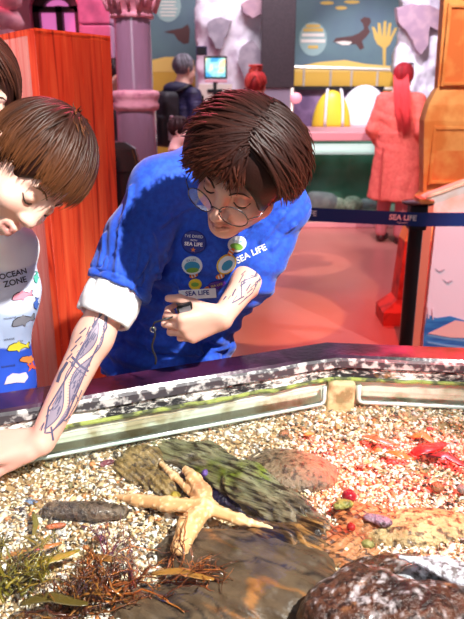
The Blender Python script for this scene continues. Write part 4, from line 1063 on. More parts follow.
b3, o, n, ax, ay, sc = badge(195.5, 284, 6.6, 5.6, M['badge_yellow'], 5); mark(o, n, ax, ay, sc, disc2(0, 0, 4, 2.2), M['badge_green'], b3, 'picture_mark')
b4, o, n, ax, ay, sc = badge(237, 244, 9.5, 8.0, M['badge_white'], -10, 30); mark(o, n, ax, ay, sc, disc2(0, -2.5, 6.5, 3.4), M['badge_green'], b4, 'picture_mark'); tmark(o, n, ax, ay, sc, 'SEA LIFE', 0, 3, 3.0, M['badge_teal'], b4)
b5, o, n, ax, ay, sc = badge(226, 264, 11, 9.0, M['badge_yellow'], 12, 35); mark(o, n, ax, ay, sc, disc2(0, 0, 9.6, 7.6, 24, R(35)), M['badge_white'], b5, 'picture_mark'); mark(o, n, ax, ay, sc, disc2(.5, -1, 6.5, 4.2, 20, .5), M['badge_teal'], b5, 'picture_mark', 2)
b6, o, n, ax, ay, sc = badge(216.5, 284.5, 9.5, 4.2, M['badge_purple'], 14); tmark(o, n, ax, ay, sc, 'SEA LIFE', 0, 0, 3.4, M['badge_yellow'], b6)
for u, v, ti in ((194, 275, 20), (231, 252, 55), (220, 276, 20), (206, 290, 60)):      # little clownfish charms between the badges
    cf, o, n, ax, ay, sc = badge(u, v, 4.6, 2.6, M['badge_orange'], ti, name='fish_charm', off=.005)
    for x in (-1.6, 1.4): mark(o, n, ax, ay, sc, ([(x - .6, -2, 0), (x + .6, -2, 0), (x + .6, 2, 0), (x - .6, 2, 0)], [(0, 1, 2, 3)]), M['badge_white'], cf, 'white_band')
h, n, ax, ay = frame_on(198, 292, tilt=5); sc = np.linalg.norm(h - CAM) / FPX
m = MB(); o = h + n * .014; m.box(o, (37 * sc, 10 * sc, .003), [ax, ay, n], .0008); nt = m.build('name_tag', M['badge_white'], shirt)
tmark(o + n * .0017, n, ax, ay, sc, 'SEA LIFE', 0, 1.2, 6.6, M['badge_navy'], nt, bold=.0004)
h, n, ax, ay = frame_on(251, 254, tilt=24); sc = np.linalg.norm(h - CAM) / FPX
V, F_ = text_geo('SEA LIFE', 9.2 * sc, .0005); V, F_ = drape(V, F_, ts, h, ax, ay, .0012); m = MB(); m._add(V, F_); m.build('lettering', M['whiteink'], shirt)

# tattoos
M['ink'] = pm('tattoo_ink', s2l(88, 84, 112), .5)
def arm_tattoo(o, ax, ay, L, W, figs, name):
    m = MB()
    for pts, w in figs:
        pts = [(x * L, y * W) for x, y in pts]
        dense = []
        for i in range(len(pts) - 1):
            for t in np.linspace(0, 1, 5)[:-1]: dense.append(np.array(pts[i]) * (1 - t) + np.array(pts[i + 1]) * t)
        dense.append(np.array(pts[-1])); V, F_ = ribbon(dense, w); V, F_ = drape(V, F_, tb, o, ax, ay, .0006)
        if V: m._add(V, F_)
    return m.build(name, M['ink'], body)
vdir = nrm(CAM - (ER + WR) / 2); axT = nrm(WR - ER); ayT = nrm(np.cross(vdir, axT)); Lt = np.linalg.norm(WR - ER)
figs = []
xs_ = np.linspace(.20, .93, 44)
mid = lambda x: .34 * math.sin((x - .2) * 13) + .05
wid = lambda x: .50 * math.sin(math.pi * min(1, max(0, (x - .16) / .80))) ** .6
figs.append(([(x, mid(x) + .20) for x in xs_], .0022)); figs.append(([(x, mid(x) - .16) for x in xs_], .0022))       # winding body
for x in xs_[::1]: figs.append(([(x, mid(x) + .20), (x + .008, mid(x) + .10)], .0009))
figs.append(([(.12, .05), (.20, .42), (.50, .46), (.80, .62), (.93, .25)], .0034)); figs.append(([(.08, -.05), (.22, -.34), (.52, -.30), (.80, -.5), (.95, -.05), (.93, .25)], .0034))
figs.append(([(.10, .0), (.02, -.22)], .003)); figs.append(([(.12, .1), (.01, .12)], .003))
figs.append(([(.46, -.62), (.49, 0), (.50, .62)], .0050)); figs.append(([(.49, -.62), (.52, 0), (.53, .62)], .0022))   # cross guard
for i in range(110):
    x = random.uniform(.14, .92); y0 = random.uniform(-.46, .50)
    if abs(y0 - mid(x) - .02) < .26: continue
    figs.append(([(x, y0), (x + random.uniform(.02, .06), y0 + random.uniform(-.10, .10))], random.choice((.0010, .0014, .0022))))
for i in range(26):
    x = random.uniform(.58, .9); y0 = random.uniform(-.5, .55)
    if abs(y0 - mid(x) - .02) > .26: figs.append(([(x, y0), (x + .05, y0 + .04)], .0026))
for i in range(18):
    x = random.uniform(.14, .40); y0 = random.uniform(-.28, .36)
    if abs(y0 - mid(x) - .02) > .26: figs.append(([(x, y0), (x + .045, y0 - .03)], .0026))
figs.append(([(.66, .55), (.70, .95), (.78, .92), (.84, .60)], .002)); figs.append(([(.62, .75), (.72, .80), (.84, .72)], .002))
for i in range(6): figs.append(([(.26 + .06 * i, -.62 - .02 * i), (.31 + .06 * i, -.80)], .0028))
figs.append(([(.50, -.70), (.58, -.78), (.64, -.70)], .006)); figs.append(([(.90, .1), (.97, .55)], .004))
M['inkfill'] = pm('tattoo_shade', s2l(146, 132, 148), .5)
def arm_fill(o, ax, ay, L, W, polys, name):
    m = MB()
    for pts in polys:
        V = [(x * L, y * W, 0) for x, y in pts]; V, F_ = drape(V, [tuple(range(len(V)))], tb, o, ax, ay, .0004, sub=2)
        if V: m._add(V, F_)
    return m.build(name, M['inkfill'], body)
def strip_poly(xs, fa, fb): return [(x, fa(x)) for x in xs] + [(x, fb(x)) for x in xs[::-1]]
xq = np.linspace(.12, .93, 20); lo_ = lambda x: -.08 - .34 * math.sin(math.pi * (x - .08) / .9) ** .5; hi_ = lambda x: .05 + .46 * math.sin(math.pi * (x - .08) / .9) ** .5
arm_fill((ER + WR) / 2 - axT * Lt / 2, axT, ayT, Lt, .036, [strip_poly(xq[i:i + 2], lo_, lambda x: mid(x) - .16) for i in range(19)] + [strip_poly(xq[i:i + 2], lambda x: mid(x) + .20, hi_) for i in range(19)], 'tattoo_shading')
arm_tattoo((ER + WR) / 2 - axT * Lt / 2, axT, ayT, Lt, .036, figs, 'forearm_tattoo')
vd2 = nrm(CAM - (EL + WL) / 2); ax2 = nrm(WL - EL); ay2 = nrm(np.cross(vd2, ax2)); L2 = np.linalg.norm(WL - EL); figs = []
for i in range(22):
    x = random.uniform(.12, .8); y0 = random.uniform(-.7, .7); figs.append(([(x, y0), (x + random.uniform(.05, .14), y0 + random.uniform(-.2, .2))], random.choice((.0014, .0022, .003))))
figs.append(([(.1, -.3), (.3, .3), (.5, -.3), (.7, .3), (.85, 0)], .003)); figs.append(([(.1, .4), (.5, .7), (.8, .4)], .002))
arm_tattoo(EL, ax2, ay2, L2, .034, figs, 'wrist_tattoo')

# device in the hand
cd = WL + nrm(dL) * .075 + tL * .030 - nrm(nL) * .014
dv = empty('handheld_remote', cd, 'small black gadget with a cord loop held in the worker\'s fist', 'gadget')
A_ = np.array([nrm(dL), tL - nrm(dL) * (tL @ nrm(dL)), -nrm(nL)]); A_[1] = nrm(A_[1])
m = MB(); m.box(cd, (.036, .05, .020), A_, .004); m.build('body', pm('gadget_black', (.012, .012, .014), .25), dv)
m = MB(); m.box(cd + A_[1] * .012 - A_[2] * .0102, (.026, .016, .002), A_, .0006); m.build('screen', pm('gadget_grey', (.16, .16, .18), .2), dv)
m = MB()
for i in range(3): m.box(cd - A_[1] * .004 - A_[2] * .0104 + A_[0] * (.009 * (i - 1)), (.006, .004, .002), A_, .0006)
m.build('button_row', pm('gadget_silver', (.5, .5, .5), .3, metal=.7), dv)
k0 = at_y(153, 327, 1.36); m = MB(); pts = [cd - A_[0] * -.018, k0 + [.004, -.004, .012], k0]; m.tube(pts, .0022, 7)
pts2 = [k0 + np.array([.004 * math.sin(t * 9), 0, -.088 * t]) for t in np.linspace(0, 1, 12)]; m.tube(pts2, .0024, 7)
m.build('cord', M['black'], dv, True); m = MB(); m.tube([k0 + np.array([.006 * math.cos(a), 0, .006 * math.sin(a) - .006]) for a in np.linspace(0, 6.28, 14)], .0013, 6); m.build('split_ring', pm('ring_steel', (.6, .6, .6), .2, metal=1), dv, True)

# ------------------------------------------------------------------ the boy
BY = empty('person', (-.53, 1.47, 0), 'small brown-haired child in a white and blue printed top looking down at the water', 'person')
H2 = Head(at_y(27, 171, 1.22), None, cam_dir(.85, .5, .12), cam_dir(.42, -.85, .32), .97)
nb_ = at_y(-24, 226, 1.36); ch_ = at_y(-15, 285, 1.42); wa_ = at_y(-19, 385, 1.45)
F = Field((-.86, 1.12, .62), (-.22, 1.68, 1.56), .0036)
add_head(F, H2, 1.0)
F.cap(H2.P(0, -.05, -.03), nb_, .040, .045, .03); F.chain([nb_, ch_, wa_, wa_ - [0, 0, .16]], [.055, .088, .088, .09], .05, sq=(fw, .8))
sA, sB = nb_ + np.array([.050, .07, -.06]), nb_ + np.array([-.115, .0, -.035])
F.cap(nb_, sA, .045, .038, .03); F.cap(nb_, sB, .045, .04, .03)
eA = sA + np.array([-.12, .08, -.12]); wA = eA + np.array([-.08, .02, -.15]); F.chain([sA, eA, wA], [.036, .031, .022], .02); hand(F, wA, (-.1, .4, -1), (1, .2, 0), True, .72)
eB = sB + np.array([-.06, -.02, -.19]); wB = eB + np.array([.02, -.10, -.13]); F.chain([sB, eB, wB], [.036, .031, .022], .02); hand(F, wB, (.3, -.5, -.8), (-1, -.2, .3), False, .72)
P, Q = F.surface(); P = smooth_verts(P, Q, 1, .3)
body2 = link('body', mesh('body', P, Q, True, face_cols(H2, P, s2l(242, 196, 176), (.70, .28, .26), (.92, .45, .36), .5)), M['skin'], BY); t2 = bvh_w(P, Q)
face_marks(H2, t2, body2, (.24, .12, .06))
G = Field((-.86, 1.22, .74), (-.26, 1.68, 1.30), .004)
G.chain([nb_ + [0, .01, -.03], ch_, wa_, wa_ - [0, 0, .10]], [.072, .106, .112, .118], .05, sq=(fw, .8)); G.cap(nb_ - [0, 0, .01], sA, .058, .050, .03); G.cap(nb_ - [0, 0, .01], sB, .058, .052, .03)
G.cap(sA, sA + (eA - sA) * .5, .046, .042, .02); G.cap(sB, sB + (eB - sB) * .5, .05, .048, .02)
G.ell(nb_ + [.0, -.03, .05], (.058, .058, .05), None, .008, 's')
P, Q = G.surface(); P = smooth_verts(P, Q, 2); N = vnormals(P, Q); P = folds(P, N, [((.1, 0, 1), .09, .006, 2), ((.5, 0, 1), .07, .004, 2.5)], 11)
zz = P[:, 2] + .012 * np.sin(P[:, 0] * 38) + .006 * noise(P, 20, 2)
za, zb_, zc_ = at_y(15, 266, 1.36)[2], at_y(15, 352, 1.36)[2], at_y(15, 382, 1.36)[2]
cols = np.tile(np.array(s2l(250, 250, 252)), (len(P), 1)); cols = lerp(cols, s2l(214, 222, 244), sstep(za + .004, za - .004, zz)); cols = lerp(cols, s2l(186, 206, 242), sstep(za - .09, za - .10, zz))
cols = lerp(cols, s2l(40, 84, 206), sstep(zb_ + .002, zb_ - .004, zz)); cols = lerp(cols, s2l(224, 214, 228), sstep(.5, .6, np.sin(P[:, 0] * 30 + 2) * sstep(zc_ + .012, zc_ - .0, zz)))
top2 = link('printed_top', mesh('printed_top', P, Q, True, cols), pm('printed_cotton', (1, 1, 1), .8, attr=True, bump=(500, .2, .0008)), BY); tt = bvh_w(P, Q)
M['textink'] = pm('print_charcoal', (.04, .04, .07), .7)
def shirt_print(u, v, tilt, geo, mat, name, off=.0012, sub=1):
    h, n = hit(tt, u, v)
    if h is None: return None
    vd = nrm(CAM - h); ax = CX * math.cos(R(tilt)) + CY * math.sin(R(tilt)); ax = nrm(ax - vd * (ax @ vd)); ay = np.cross(vd, ax); sc = np.linalg.norm(h - CAM) / FPX
    V, F_ = geo; V = [(p[0] * sc, p[1] * sc, 0) for p in V]; V, F_ = drape(V, F_, tt, h, ax, ay, off, sub=sub)
    if not V: return None
    m = MB(); m._add(V, F_); return m.build(name, mat, top2, True)
shirt_print(13, 274, 14, text_geo('OCEAN', 7.4, .15), M['textink'], 'lettering', sub=0); shirt_print(15, 282, 14, text_geo('ZONE', 7.8, .15), M['textink'], 'lettering', sub=0)
def figure(body_, fins): 
    V = [(x, y, 0) for x, y in body_]; F_ = [tuple(range(len(V)))]
    for f in fins: b = len(V); V += [(x, y, 0) for x, y in f]; F_.append(tuple(range(b, b + len(f))))
    return V, F_
fishb = [(-8, -1), (-6, 2), (-2, 3.6), (3, 3.2), (7, 1.2), (9, 3.4), (10, 3), (9, 0), (9.6, -2), (6.4, -.6), (2, -2.2), (-3, -2.6), (-7, -2.2)]
ink = lambda c: pm('print_' + '_'.join(str(x) for x in c), s2l(*c), .75)
prints = ((21, 296, 12, 1.05, (238, 150, 172), 'pink_fish_print'), (22, 321, 16, 1.2, (136, 138, 150), 'grey_manatee_print'), (17, 347, 6, 1.1, (232, 220, 60), 'yellow_fish_print'), (28, 360, -10, .95, (232, 140, 70), 'orange_seahorse_print'), (37, 330, 60, .8, (110, 190, 230), 'blue_fish_print'), (36, 304, 80, .6, (70, 110, 200), 'blue_fish_print'), (36, 278, 80, .6, (90, 190, 170), 'green_fish_print'))
for u, v, ti, k, c, nm in prints:
    shirt_print(u, v, ti, ([(x * k * 1.14, y * k * 1.2) for x, y in fishb] and figure([(x * k * 1.1, y * k * 1.16) for x, y in fishb], [])), M['textink'], nm + '_outline', .0010)
    shirt_print(u, v, ti, figure([(x * k, y * k) for x, y in fishb], [[(-1 * k, 3.2 * k), (2 * k, 5.2 * k), (3 * k, 3 * k)], [(-1 * k, -2 * k), (1 * k, -4.4 * k), (2.6 * k, -2 * k)]]), ink(c), nm, .0016)
for u, v, s_ in ((10, 318, 'MANATEE'), (9, 339, 'WRASSE'), (8, 366, 'SEAHORSE'), (20, 341, 'FISH')):
    shirt_print(u, v, 8, text_geo(s_, 2.6), M['textink'], 'small_lettering', sub=0)
shirt_print(31, 366, 10, figure([(-4, 3), (-1, 1), (1, 5), (2, 1), (6, 2), (3, -1), (4, -5), (0, -2), (-4, -5), (-2, -1)], []), ink((226, 90, 60)), 'orange_crab_print', .0018)
shirt_print(16, 378, 5, figure([(-11, -5), (-8, 2), (-3, 5), (3, 4), (9, 5), (11, 0), (7, -5), (0, -4)], []), ink((226, 206, 212)), 'pale_shell_print', .0016)
hb2, ht2 = s2l(46, 21, 14), s2l(112, 66, 36)
fam2 = [(130, (-.35, 1, -.25), (.35, 1, -.25), (-.95, -.02, 1), (.85, .12, 1), .05), (90, (-.3, 1, -.3), (-.1, 1, -.6), (-1, -.22, .62), (-1, -.5, -.6), .03), (70, (.3, 1, -.3), (.1, 1, -.6), (1, .05, .55), (1, -.42, -.6), .03),
    (60, (-.3, .9, -.6), (.3, .9, -.6), (-.6, -.62, -1), (.6, -.62, -1), .03), (12, (-.2, 1, -.2), (.2, 1, -.5), (-.5, 1, .3), (.4, .9, -.9), .12)]
hair_build(H2, (0, .036, -.012), (.090, .104, .108), fam2, hb2, ht2, BY, M['hair'], [('ell', (0, -.050, .105), (.090, .112, .086)), ('plane', (0, -.050, 0), (0, -1, -.35)), ('ell', (.09, -.02, .03), (.025, .055, .034)), ('ell', (-.09, -.02, .03), (.025, .055, .034))], seed=8, r0=.0038)
G = Field((-.74, 1.34, -.01), (-.34, 1.66, .86), .012); hp = wa_ - np.array([0, 0, .14]); G.ell(hp, (.115, .09, .09), None, .03)
for sg in (-1, 1): G.chain([hp + [sg * .055, 0, -.04], [hp[0] + sg * .06, 1.47, .42], [hp[0] + sg * .065, 1.50, .06]], [.062, .05, .042], .03); G.cap([hp[0] + sg * .065, 1.50, .04], [hp[0] + sg * .065, 1.42, .035], .04, .035, .02)
G.cut((0, 0, 0), (0, 0, -1)); P, Q = G.surface(); link('shorts_and_legs', mesh('trousers', P, Q), M['denim'], BY).name = 'trousers'

# ------------------------------------------------------------------ the grown-up behind the boy, only hair and brow in the frame
AD = empty('person', (-.80, 1.78, 0), 'dark-haired adult at the left edge behind the child, head bowed', 'person')
H3 = Head(at_y(-26, 96, 1.56), None, cam_dir(.25, .85, .45), cam_dir(.50, -.50, .70), 1.03)
nb3 = np.array([-.80, 1.74, 1.30]); F = Field((-1.12, 1.36, .72), (-.44, 2.0, 1.74), .0048)
add_head(F, H3); F.cap(H3.P(0, -.05, -.03), nb3, .052, .058, .03); F.chain([nb3, nb3 - [0, -.02, .2], nb3 - [0, -.03, .45]], [.09, .13, .13], .05, sq=((0, 1, 0), .8))
for sg in (-1, 1):
    a = nb3 + np.array([sg * .15, .01, -.06]); e_ = a + np.array([sg * .05, .03, -.26]); w_ = e_ + np.array([-sg * .02, -.05, -.21]); F.cap(nb3, a, .06, .05, .03); F.chain([a, e_, w_], [.048, .04, .027], .02); hand(F, w_, (0, -.1, -1), (sg, 0, 0), sg > 0, .95)
P, Q = F.surface(); b3 = link('body', mesh('body', P, Q, True, face_cols(H3, P, s2l(244, 200, 180))), M['skin'], AD); face_marks(H3, bvh_w(P, Q), b3)
G = Field((-1.14, 1.5, .68), (-.44, 2.0, 1.40), .009); G.chain([nb3 - [0, 0, .03], nb3 - [0, -.02, .2], nb3 - [0, -.03, .5]], [.10, .152, .155], .05, sq=((0, 1, 0), .8))
for sg in (-1, 1): a = nb3 + np.array([sg * .15, .01, -.06]); G.cap(nb3 - [0, 0, .03], a, .07, .066, .03); G.cap(a, a + np.array([sg * .05, .03, -.26]), .064, .06, .03)
G.ell(nb3 + [0, -.03, .06], (.08, .08, .07), None, .01, 's'); P, Q = G.surface(); link('jumper', mesh('jumper', P, Q), pm('grey_jumper', (.12, .11, .14), .85), AD)
fam3 = [(110, (.05, 1, .6), (.0, 1, -.6), (-1, -.5, .35), (-1, -.9, -.5), .05), (110, (.08, 1, .6), (.05, 1, -.6), (1, -.5, .35), (1, -.9, -.5), .05), (60, (0, .9, -.5), (0, .7, -.8), (-.6, -1, -.7), (.6, -1, -.7), .03), (14, (0, 1, .6), (.1, 1, .6), (-.8, .3, .8), (.9, .2, .75), .05)]
hair_build(H3, (0, .026, -.014), (.094, .112, .112), fam3, s2l(62, 34, 26), s2l(96, 56, 38), AD, M['hair'], [('ell', (0, -.045, .105), (.07, .115, .075)), ('plane', (0, -.10, 0), (0, -1, 0))], seed=9)
G = Field((-1.1, 1.6, -.01), (-.5, 2.06, .92), .014); hp = np.array([-.80, 1.80, .84]); G.ell(hp, (.16, .12, .12), None, .04)
for sg in (-1, 1): G.chain([hp + [sg * .085, 0, -.04], [hp[0] + sg * .09, 1.80, .46], [hp[0] + sg * .1, 1.84, .07]], [.09, .065, .05], .03); G.cap([hp[0] + sg * .1, 1.84, .045], [hp[0] + sg * .1, 1.70, .04], .048, .04, .02)
G.cut((0, 0, 0), (0, 0, -1)); P, Q = G.surface(); link('trousers', mesh('trousers', P, Q), M['denim'], AD)

# ------------------------------------------------------------------ visitors further back
def visitor(x, y, yaw, Ht, label, hairc, outfit, bottoms, skin=s2l(240, 190, 170), coat=None, arms='down', h=.011, shoes=(.03, .02, .03), head_pitch=0.0, lean=0.0, bulk=1.0):
    """a standing figure facing local +y, turned by yaw (radians)"""
    e = empty('person', (x, y, 0), label, 'person', rotz=yaw); s = Ht / 1.72
    cr, sr = math.cos(yaw), math.sin(yaw); Rm = np.array([[cr, -sr, 0], [sr, cr, 0], [0, 0, 1]])
    T = lambda *p: np.array([x, y, 0]) + Rm @ (np.array(p, float) * s); Dv = lambda *p: Rm @ np.array(p, float)
    f = Dv(0, math.cos(head_pitch), -math.sin(head_pitch)); H = Head(T(0, .03 + lean, 1.585), None, (0, 0, 1), f, s * .98)
    ext = .46 * s; F = Field((x - ext, y - ext, -.02), (x + ext, y + ext, Ht + .12), h)
    add_head(F, H); nb = T(0, -.015 + lean * .8, 1.42); F.cap(H.P(0, -.05, -.02), nb, .05 * s, .055 * s, .03)
    hp = T(0, 0, .92); ch = T(0, lean * .5, 1.22); sq = (Dv(0, 1, 0), .72)
    F.chain([nb, ch, hp], [.085 * s, .125 * s, .13 * s], .05, sq=sq); J = {}
    for sg in (-1, 1):
        a = T(sg * .165, -.01 + lean * .7, 1.37)
        if arms == 'down': e_, w_ = T(sg * .215, -.03, 1.10), T(sg * .20, .06, .87)
        elif arms == 'pocket': e_, w_ = T(sg * .235, -.06, 1.10), T(sg * .19, .10, .93)
        else: e_, w_ = T(sg * .20, .05, 1.11), T(sg * .10, .26, 1.16)
        F.cap(nb, a, .055 * s, .048 * s, .03); F.chain([a, e_, w_], [.046 * s, .038 * s, .027 * s], .02); hand(F, w_, nrm(w_ - e_), Dv(sg, -.1, 0), sg < 0, .95 * s, k=.004); J[sg] = (a, e_, w_)
        lg = [T(sg * .085, 0, .86), T(sg * .09, .01, .47), T(sg * .095, -.03, .08)]; F.chain(lg, [.085 * s, .058 * s, .036 * s], .03); F.cap(T(sg * .095, -.02, .045), T(sg * .11, .13, .035), .038 * s, .032 * s, .02)
        G = Field(T(sg * .1, .05, .05) - .22 * s, T(sg * .1, .05, .05) + .22 * s, .009); G.cap(T(sg * .095, -.03, .045), T(sg * .112, .15, .03), .046 * s, .038 * s, .02); G.cut((0, 0, .003), (0, 0, -1)); G.cut((0, 0, .085 * s), (0, 0, 1)); P, Q = G.surface(); link('shoe', mesh('shoe', P, Q), pm('shoe_leather', shoes, .4), e)
    F.cut((0, 0, .012), (0, 0, -1)); P, Q = F.surface(); link('body', mesh('body', P, Q, True, face_cols(H, P, skin)), M['skin'], e)
    G = Field((x - ext, y - ext, -.02), (x + ext, y + ext, 1.1 * s), .012)
    G.ell(hp, np.array([.155, .115, .12]) * s, np.array([Dv(1, 0, 0), Dv(0, 1, 0), [0, 0, 1]]), .03)
    for sg in (-1, 1): G.chain([T(sg * .085, 0, .86), T(sg * .09, .01, .47), T(sg * .095, -.03, .11)], [.096 * s, .072 * s, .058 * s], .03)
    P, Q = G.surface(); link('trousers', mesh('trousers', P, Q), bottoms, e)
    G = Field((x - ext, y - ext, .2), (x + ext, y + ext, 1.62 * s), .010)
    low = T(0, 0, .86 if coat is None else .80)
    G.chain([nb - [0, 0, .03], ch, low], [.10 * s, .152 * s * bulk, .165 * s * bulk], .05, sq=sq)
    if coat:
        A3 = np.array([Dv(1, 0, 0), Dv(0, 1, 0), [0, 0, 1]]); zb = coat
        G.cap(T(0, 0, 1.02), T(0, 0, zb), .160 * s * bulk, .215 * s * bulk, .04, sq=(Dv(0, 1, 0), .78)); G.cut((0, 0, zb * s), (0, 0, -1)); G.cap(T(0, 0, zb - .1), T(0, 0, zb + .03), .185 * s * bulk, None, .01, 's', sq=(Dv(0, 1, 0), .76))
    for sg in (-1, 1):
        a, e_, w_ = J[sg]; G.cap(nb - [0, 0, .03], a, .068 * s, .062 * s, .03); G.chain([a, e_, w_ + (e_ - w_) * .08], [.062 * s * bulk, .056 * s * bulk, .046 * s * bulk], .025)
    G.ell(H.P(0, -.115, .0), np.array([.062, .062, .05]) * s, None, .01, 's')
    P, Q = G.surface(); P = smooth_verts(P, Q, 1); N = vnormals(P, Q); P = folds(P, N, [((.2, .1, 1), .12, .010, 2), ((1, .3, .2), .10, .008, 2.5)], int(abs(x) * 100))
    gm = link('coat' if coat else 'jacket', mesh('coat', P, Q), outfit, e)
    return e, H, T, Dv, s, gm, J
shorth = lambda H, e, c, c2, seed: hair_build(H, (0, .036, -.016), (.088, .102, .106), [(70, (-.3, 1, .2), (.3, 1, -.4), (-1, .1, .6), (-.8, -.5, -1), .03), (70, (.3, 1, .2), (-.3, 1, -.4), (1, .1, .6), (.8, -.5, -1), .03), (40, (-.3, 1, .1), (.3, 1, .1), (-.7, .5, 1), (.7, .5, 1), .04)], c, c2, e, M['hair'], [('ell', (0, -.055, .105), (.085, .11, .078)), ('plane', (0, -.06, 0), (0, -1, -.3))], seed=seed, h=.009, r0=.009)

# woman in the long coat, seen from behind
xw = at_y(391, 246, 6.55)[0]
coatm = pm('coral_coat_wool', s2l(236, 120, 108), .8, var=(40, s2l(226, 104, 96), .4, .6))
e, H, T, Dv, s, gm, J = visitor(xw, 6.6, R(-32), 1.72, 'red-haired woman in a long belted coral coat seen from behind by the tank', 0, coatm, pm('pink_trousers', s2l(206, 120, 128), .8), coat=.44, bulk=1.24, arms='pocket', shoes=s2l(70, 24, 30))
G = Field(T(0, 0, 1.06) - .3, T(0, 0, 1.06) + .3, .010); G.cap(T(0, 0, 1.03), T(0, 0, 1.075), .172 * 1.24 * s, None, .01, 'u', sq=(Dv(0, 1, 0), .76)); G.cut(T(0, 0, 1.03), (0, 0, -1)); G.cut(T(0, 0, 1.085), (0, 0, 1)); P, Q = G.surface(); link('coat_belt', mesh('coat_belt', P, Q), pm('coat_belt_wool', s2l(226, 108, 98), .8), gm)
m = MB(); m.box(T(-.06, -.235, .70), (.012, .02, .5), [Dv(1, 0, 0), Dv(0, 1, 0), [0, 0, 1]]); m.build('back_pleat', pm('coat_pleat', s2l(200, 84, 80), .8), gm)
hair_build(H, (0, .02, -.014), (.090, .105, .106), [(80, (-.2, 1, .5), (-.1, 1, -.4), (-1, -.6, .2), (-.8, -.9, -.8), .05), (80, (.2, 1, .5), (.1, 1, -.4), (1, -.6, .2), (.8, -.9, -.8), .05), (60, (-.3, 1, -.3), (.3, 1, -.3), (-.5, -.7, -1), (.5, -.7, -1), .05)], s2l(150, 28, 42), s2l(196, 60, 66), e, M['hair'], [('ell', (0, -.045, .105), (.08, .12, .078))], seed=21, h=.009, r0=.010)
m = MB(); rg = np.random.default_rng(4)
for i in range(46):
    a = rg.uniform(-1, 1); p0 = H.P(.075 * a, .02, -.09); L_ = rg.uniform(.30, .46)
    m.tube([p0, H.P(.082 * a - .03, -.10, -.125), H.P(.08 * a - .08, -.10 - L_ * .5, -.185 - .02 * rg.random()), H.P(.06 * a - .13 + rg.normal(0, .01), -.10 - L_, -.20)], [.010, .013, .011, .003], 6, .5)
m.C = [s2l(214, 70, 76)] * len(m.V); m.build('long_hair', M['hair'], e, True, True)
m = MB()
for sg in (-1, 1): m.blob(H.P(sg * .038, .115, .055), (.032, .012, .024), H.A)
m.tube([H.P(-.085, .06, .0), H.P(-.07, .11, .05), H.P(.07, .11, .05), H.P(.085, .06, .0)], .006); m.build('sunglasses', M['black'], e, True)
tb_ = empty('tote_bag', T(.24, .05, .55), 'rust red shoulder bag hanging at the coat\'s right side', 'bag')
m = MB(); m.box(T(.33, .05, .72), (.14, .26, .30), [Dv(1, 0, 0), Dv(0, 1, 0), [0, 0, 1]], .02); m.build('pouch', pm('bag_red', s2l(196, 60, 50), .6), tb_)
m = MB(); m.tube([T(.33, -.06, .87), T(.32, .0, 1.0), T(.315, .06, 1.0), T(.33, .14, .87)], .010); m.build('handle', M['black'], tb_, True)

# man with backpack, seen from behind right
xm2 = at_y(183, 100, 6.5)[0]
e, H, T, Dv, s, gm, J = visitor(xm2, 6.5, R(-46), 1.78, 'grey-haired man in a navy padded jacket and jeans behind the purple column', 0, pm('navy_padding', s2l(34, 34, 70), .55, var=(3, s2l(44, 44, 92), .45, .6), stretch=(1, 1, 8), bump=(5, .8, .03)), M['denim'], arms='down')
shorth(H, e, s2l(120, 118, 128), s2l(170, 168, 178), 31)
G = Field(T(0, 0, 1.45) - .2, T(0, 0, 1.45) + .2, .010); G.ell(T(0, -.06, 1.43), np.array([.13, .09, .06]) * s, None, .02); P, Q = G.surface(); link('hood', mesh('hood', P, Q), pm('hood_navy', s2l(30, 30, 62), .7), gm)
bp_ = empty('backpack', T(0, -.22, .95), 'black backpack with a white bottle in its side pocket on the man\'s back', 'backpack')
A3 = np.array([Dv(1, 0, 0), Dv(0, 1, 0), [0, 0, 1]])
G = Field(T(0, -.24, 1.2) - .42, T(0, -.24, 1.2) + .42, .011); G.box(T(0, -.235, 1.17), np.array([.155, .085, .235]) * s, A3, .05, .01); G.box(T(0, -.315, 1.08), np.array([.12, .035, .13]) * s, A3, .03, .02); P, Q = G.surface(); link('pack', mesh('pack', P, Q), pm('pack_black', (.02, .02, .026), .6, bump=(20, .4, .01)), bp_)
for sg in (-1, 1): m = MB(); m.tube([T(sg * .10, -.16, 1.40), T(sg * .12, -.02, 1.46), T(sg * .13, .12, 1.36), T(sg * .15, .10, 1.14), T(sg * .15, -.14, 1.0)], .022, 8, .35); m.build('strap', M['black'], bp_, True)
bo = empty('water_bottle', T(.155, -.25, .98), 'white drinking bottle in the pocket of the black backpack', 'bottle')
m = MB(); b0 = T(.165, -.27, 1.0); m.lathe([(.034, 0), (.036, .01), (.036, .15), (.022, .18)], b0, 20); m.build('body', pm('bottle_white', (.85, .8, .85), .35), bo, 'auto'); m = MB(); m.lathe([(.020, .18), (.020, .21), (.005, .215)], b0, 16); m.build('cap', pm('bottle_pink', (.8, .5, .6), .4), bo, 'auto')

# person with a bun (head seen above the worker's hair), dark figure behind the column, small child
xb_ = at_y(250, 275, 5.35)[0]
e, H, T, Dv, s, gm, J = visitor(xb_ + .03, 5.4, R(-10), 1.62, 'red-haired person with a bun partly hidden behind the worker\'s head', 0, pm('rose_cardigan', s2l(170, 70, 86), .8), pm('dark_leggings', (.03, .02, .03), .7), arms='front', shoes=(.03, .015, .02))
shorth(H, e, s2l(150, 40, 46), s2l(210, 90, 80), 41); m = MB(); rg = np.random.default_rng(2)
for i in range(40):
    a, b = rg.uniform(0, 6.28), rg.uniform(0, 6.28); c = H.P(.0, .135, -.03); pts = [c + H.A.T @ np.array([.045 * math.cos(a + t) * 1.0, .032 * math.sin(b + t * .6), .045 * math.sin(a + t)]) for t in np.linspace(0, 2.2, 8)]; m.tube(pts, [.006, .01, .011, .011, .011, .01, .008, .004], 6, .6)
m.C = [s2l(180, 64, 60)] * len(m.V); m.build('hair_bun', M['hair'], e, True, True)
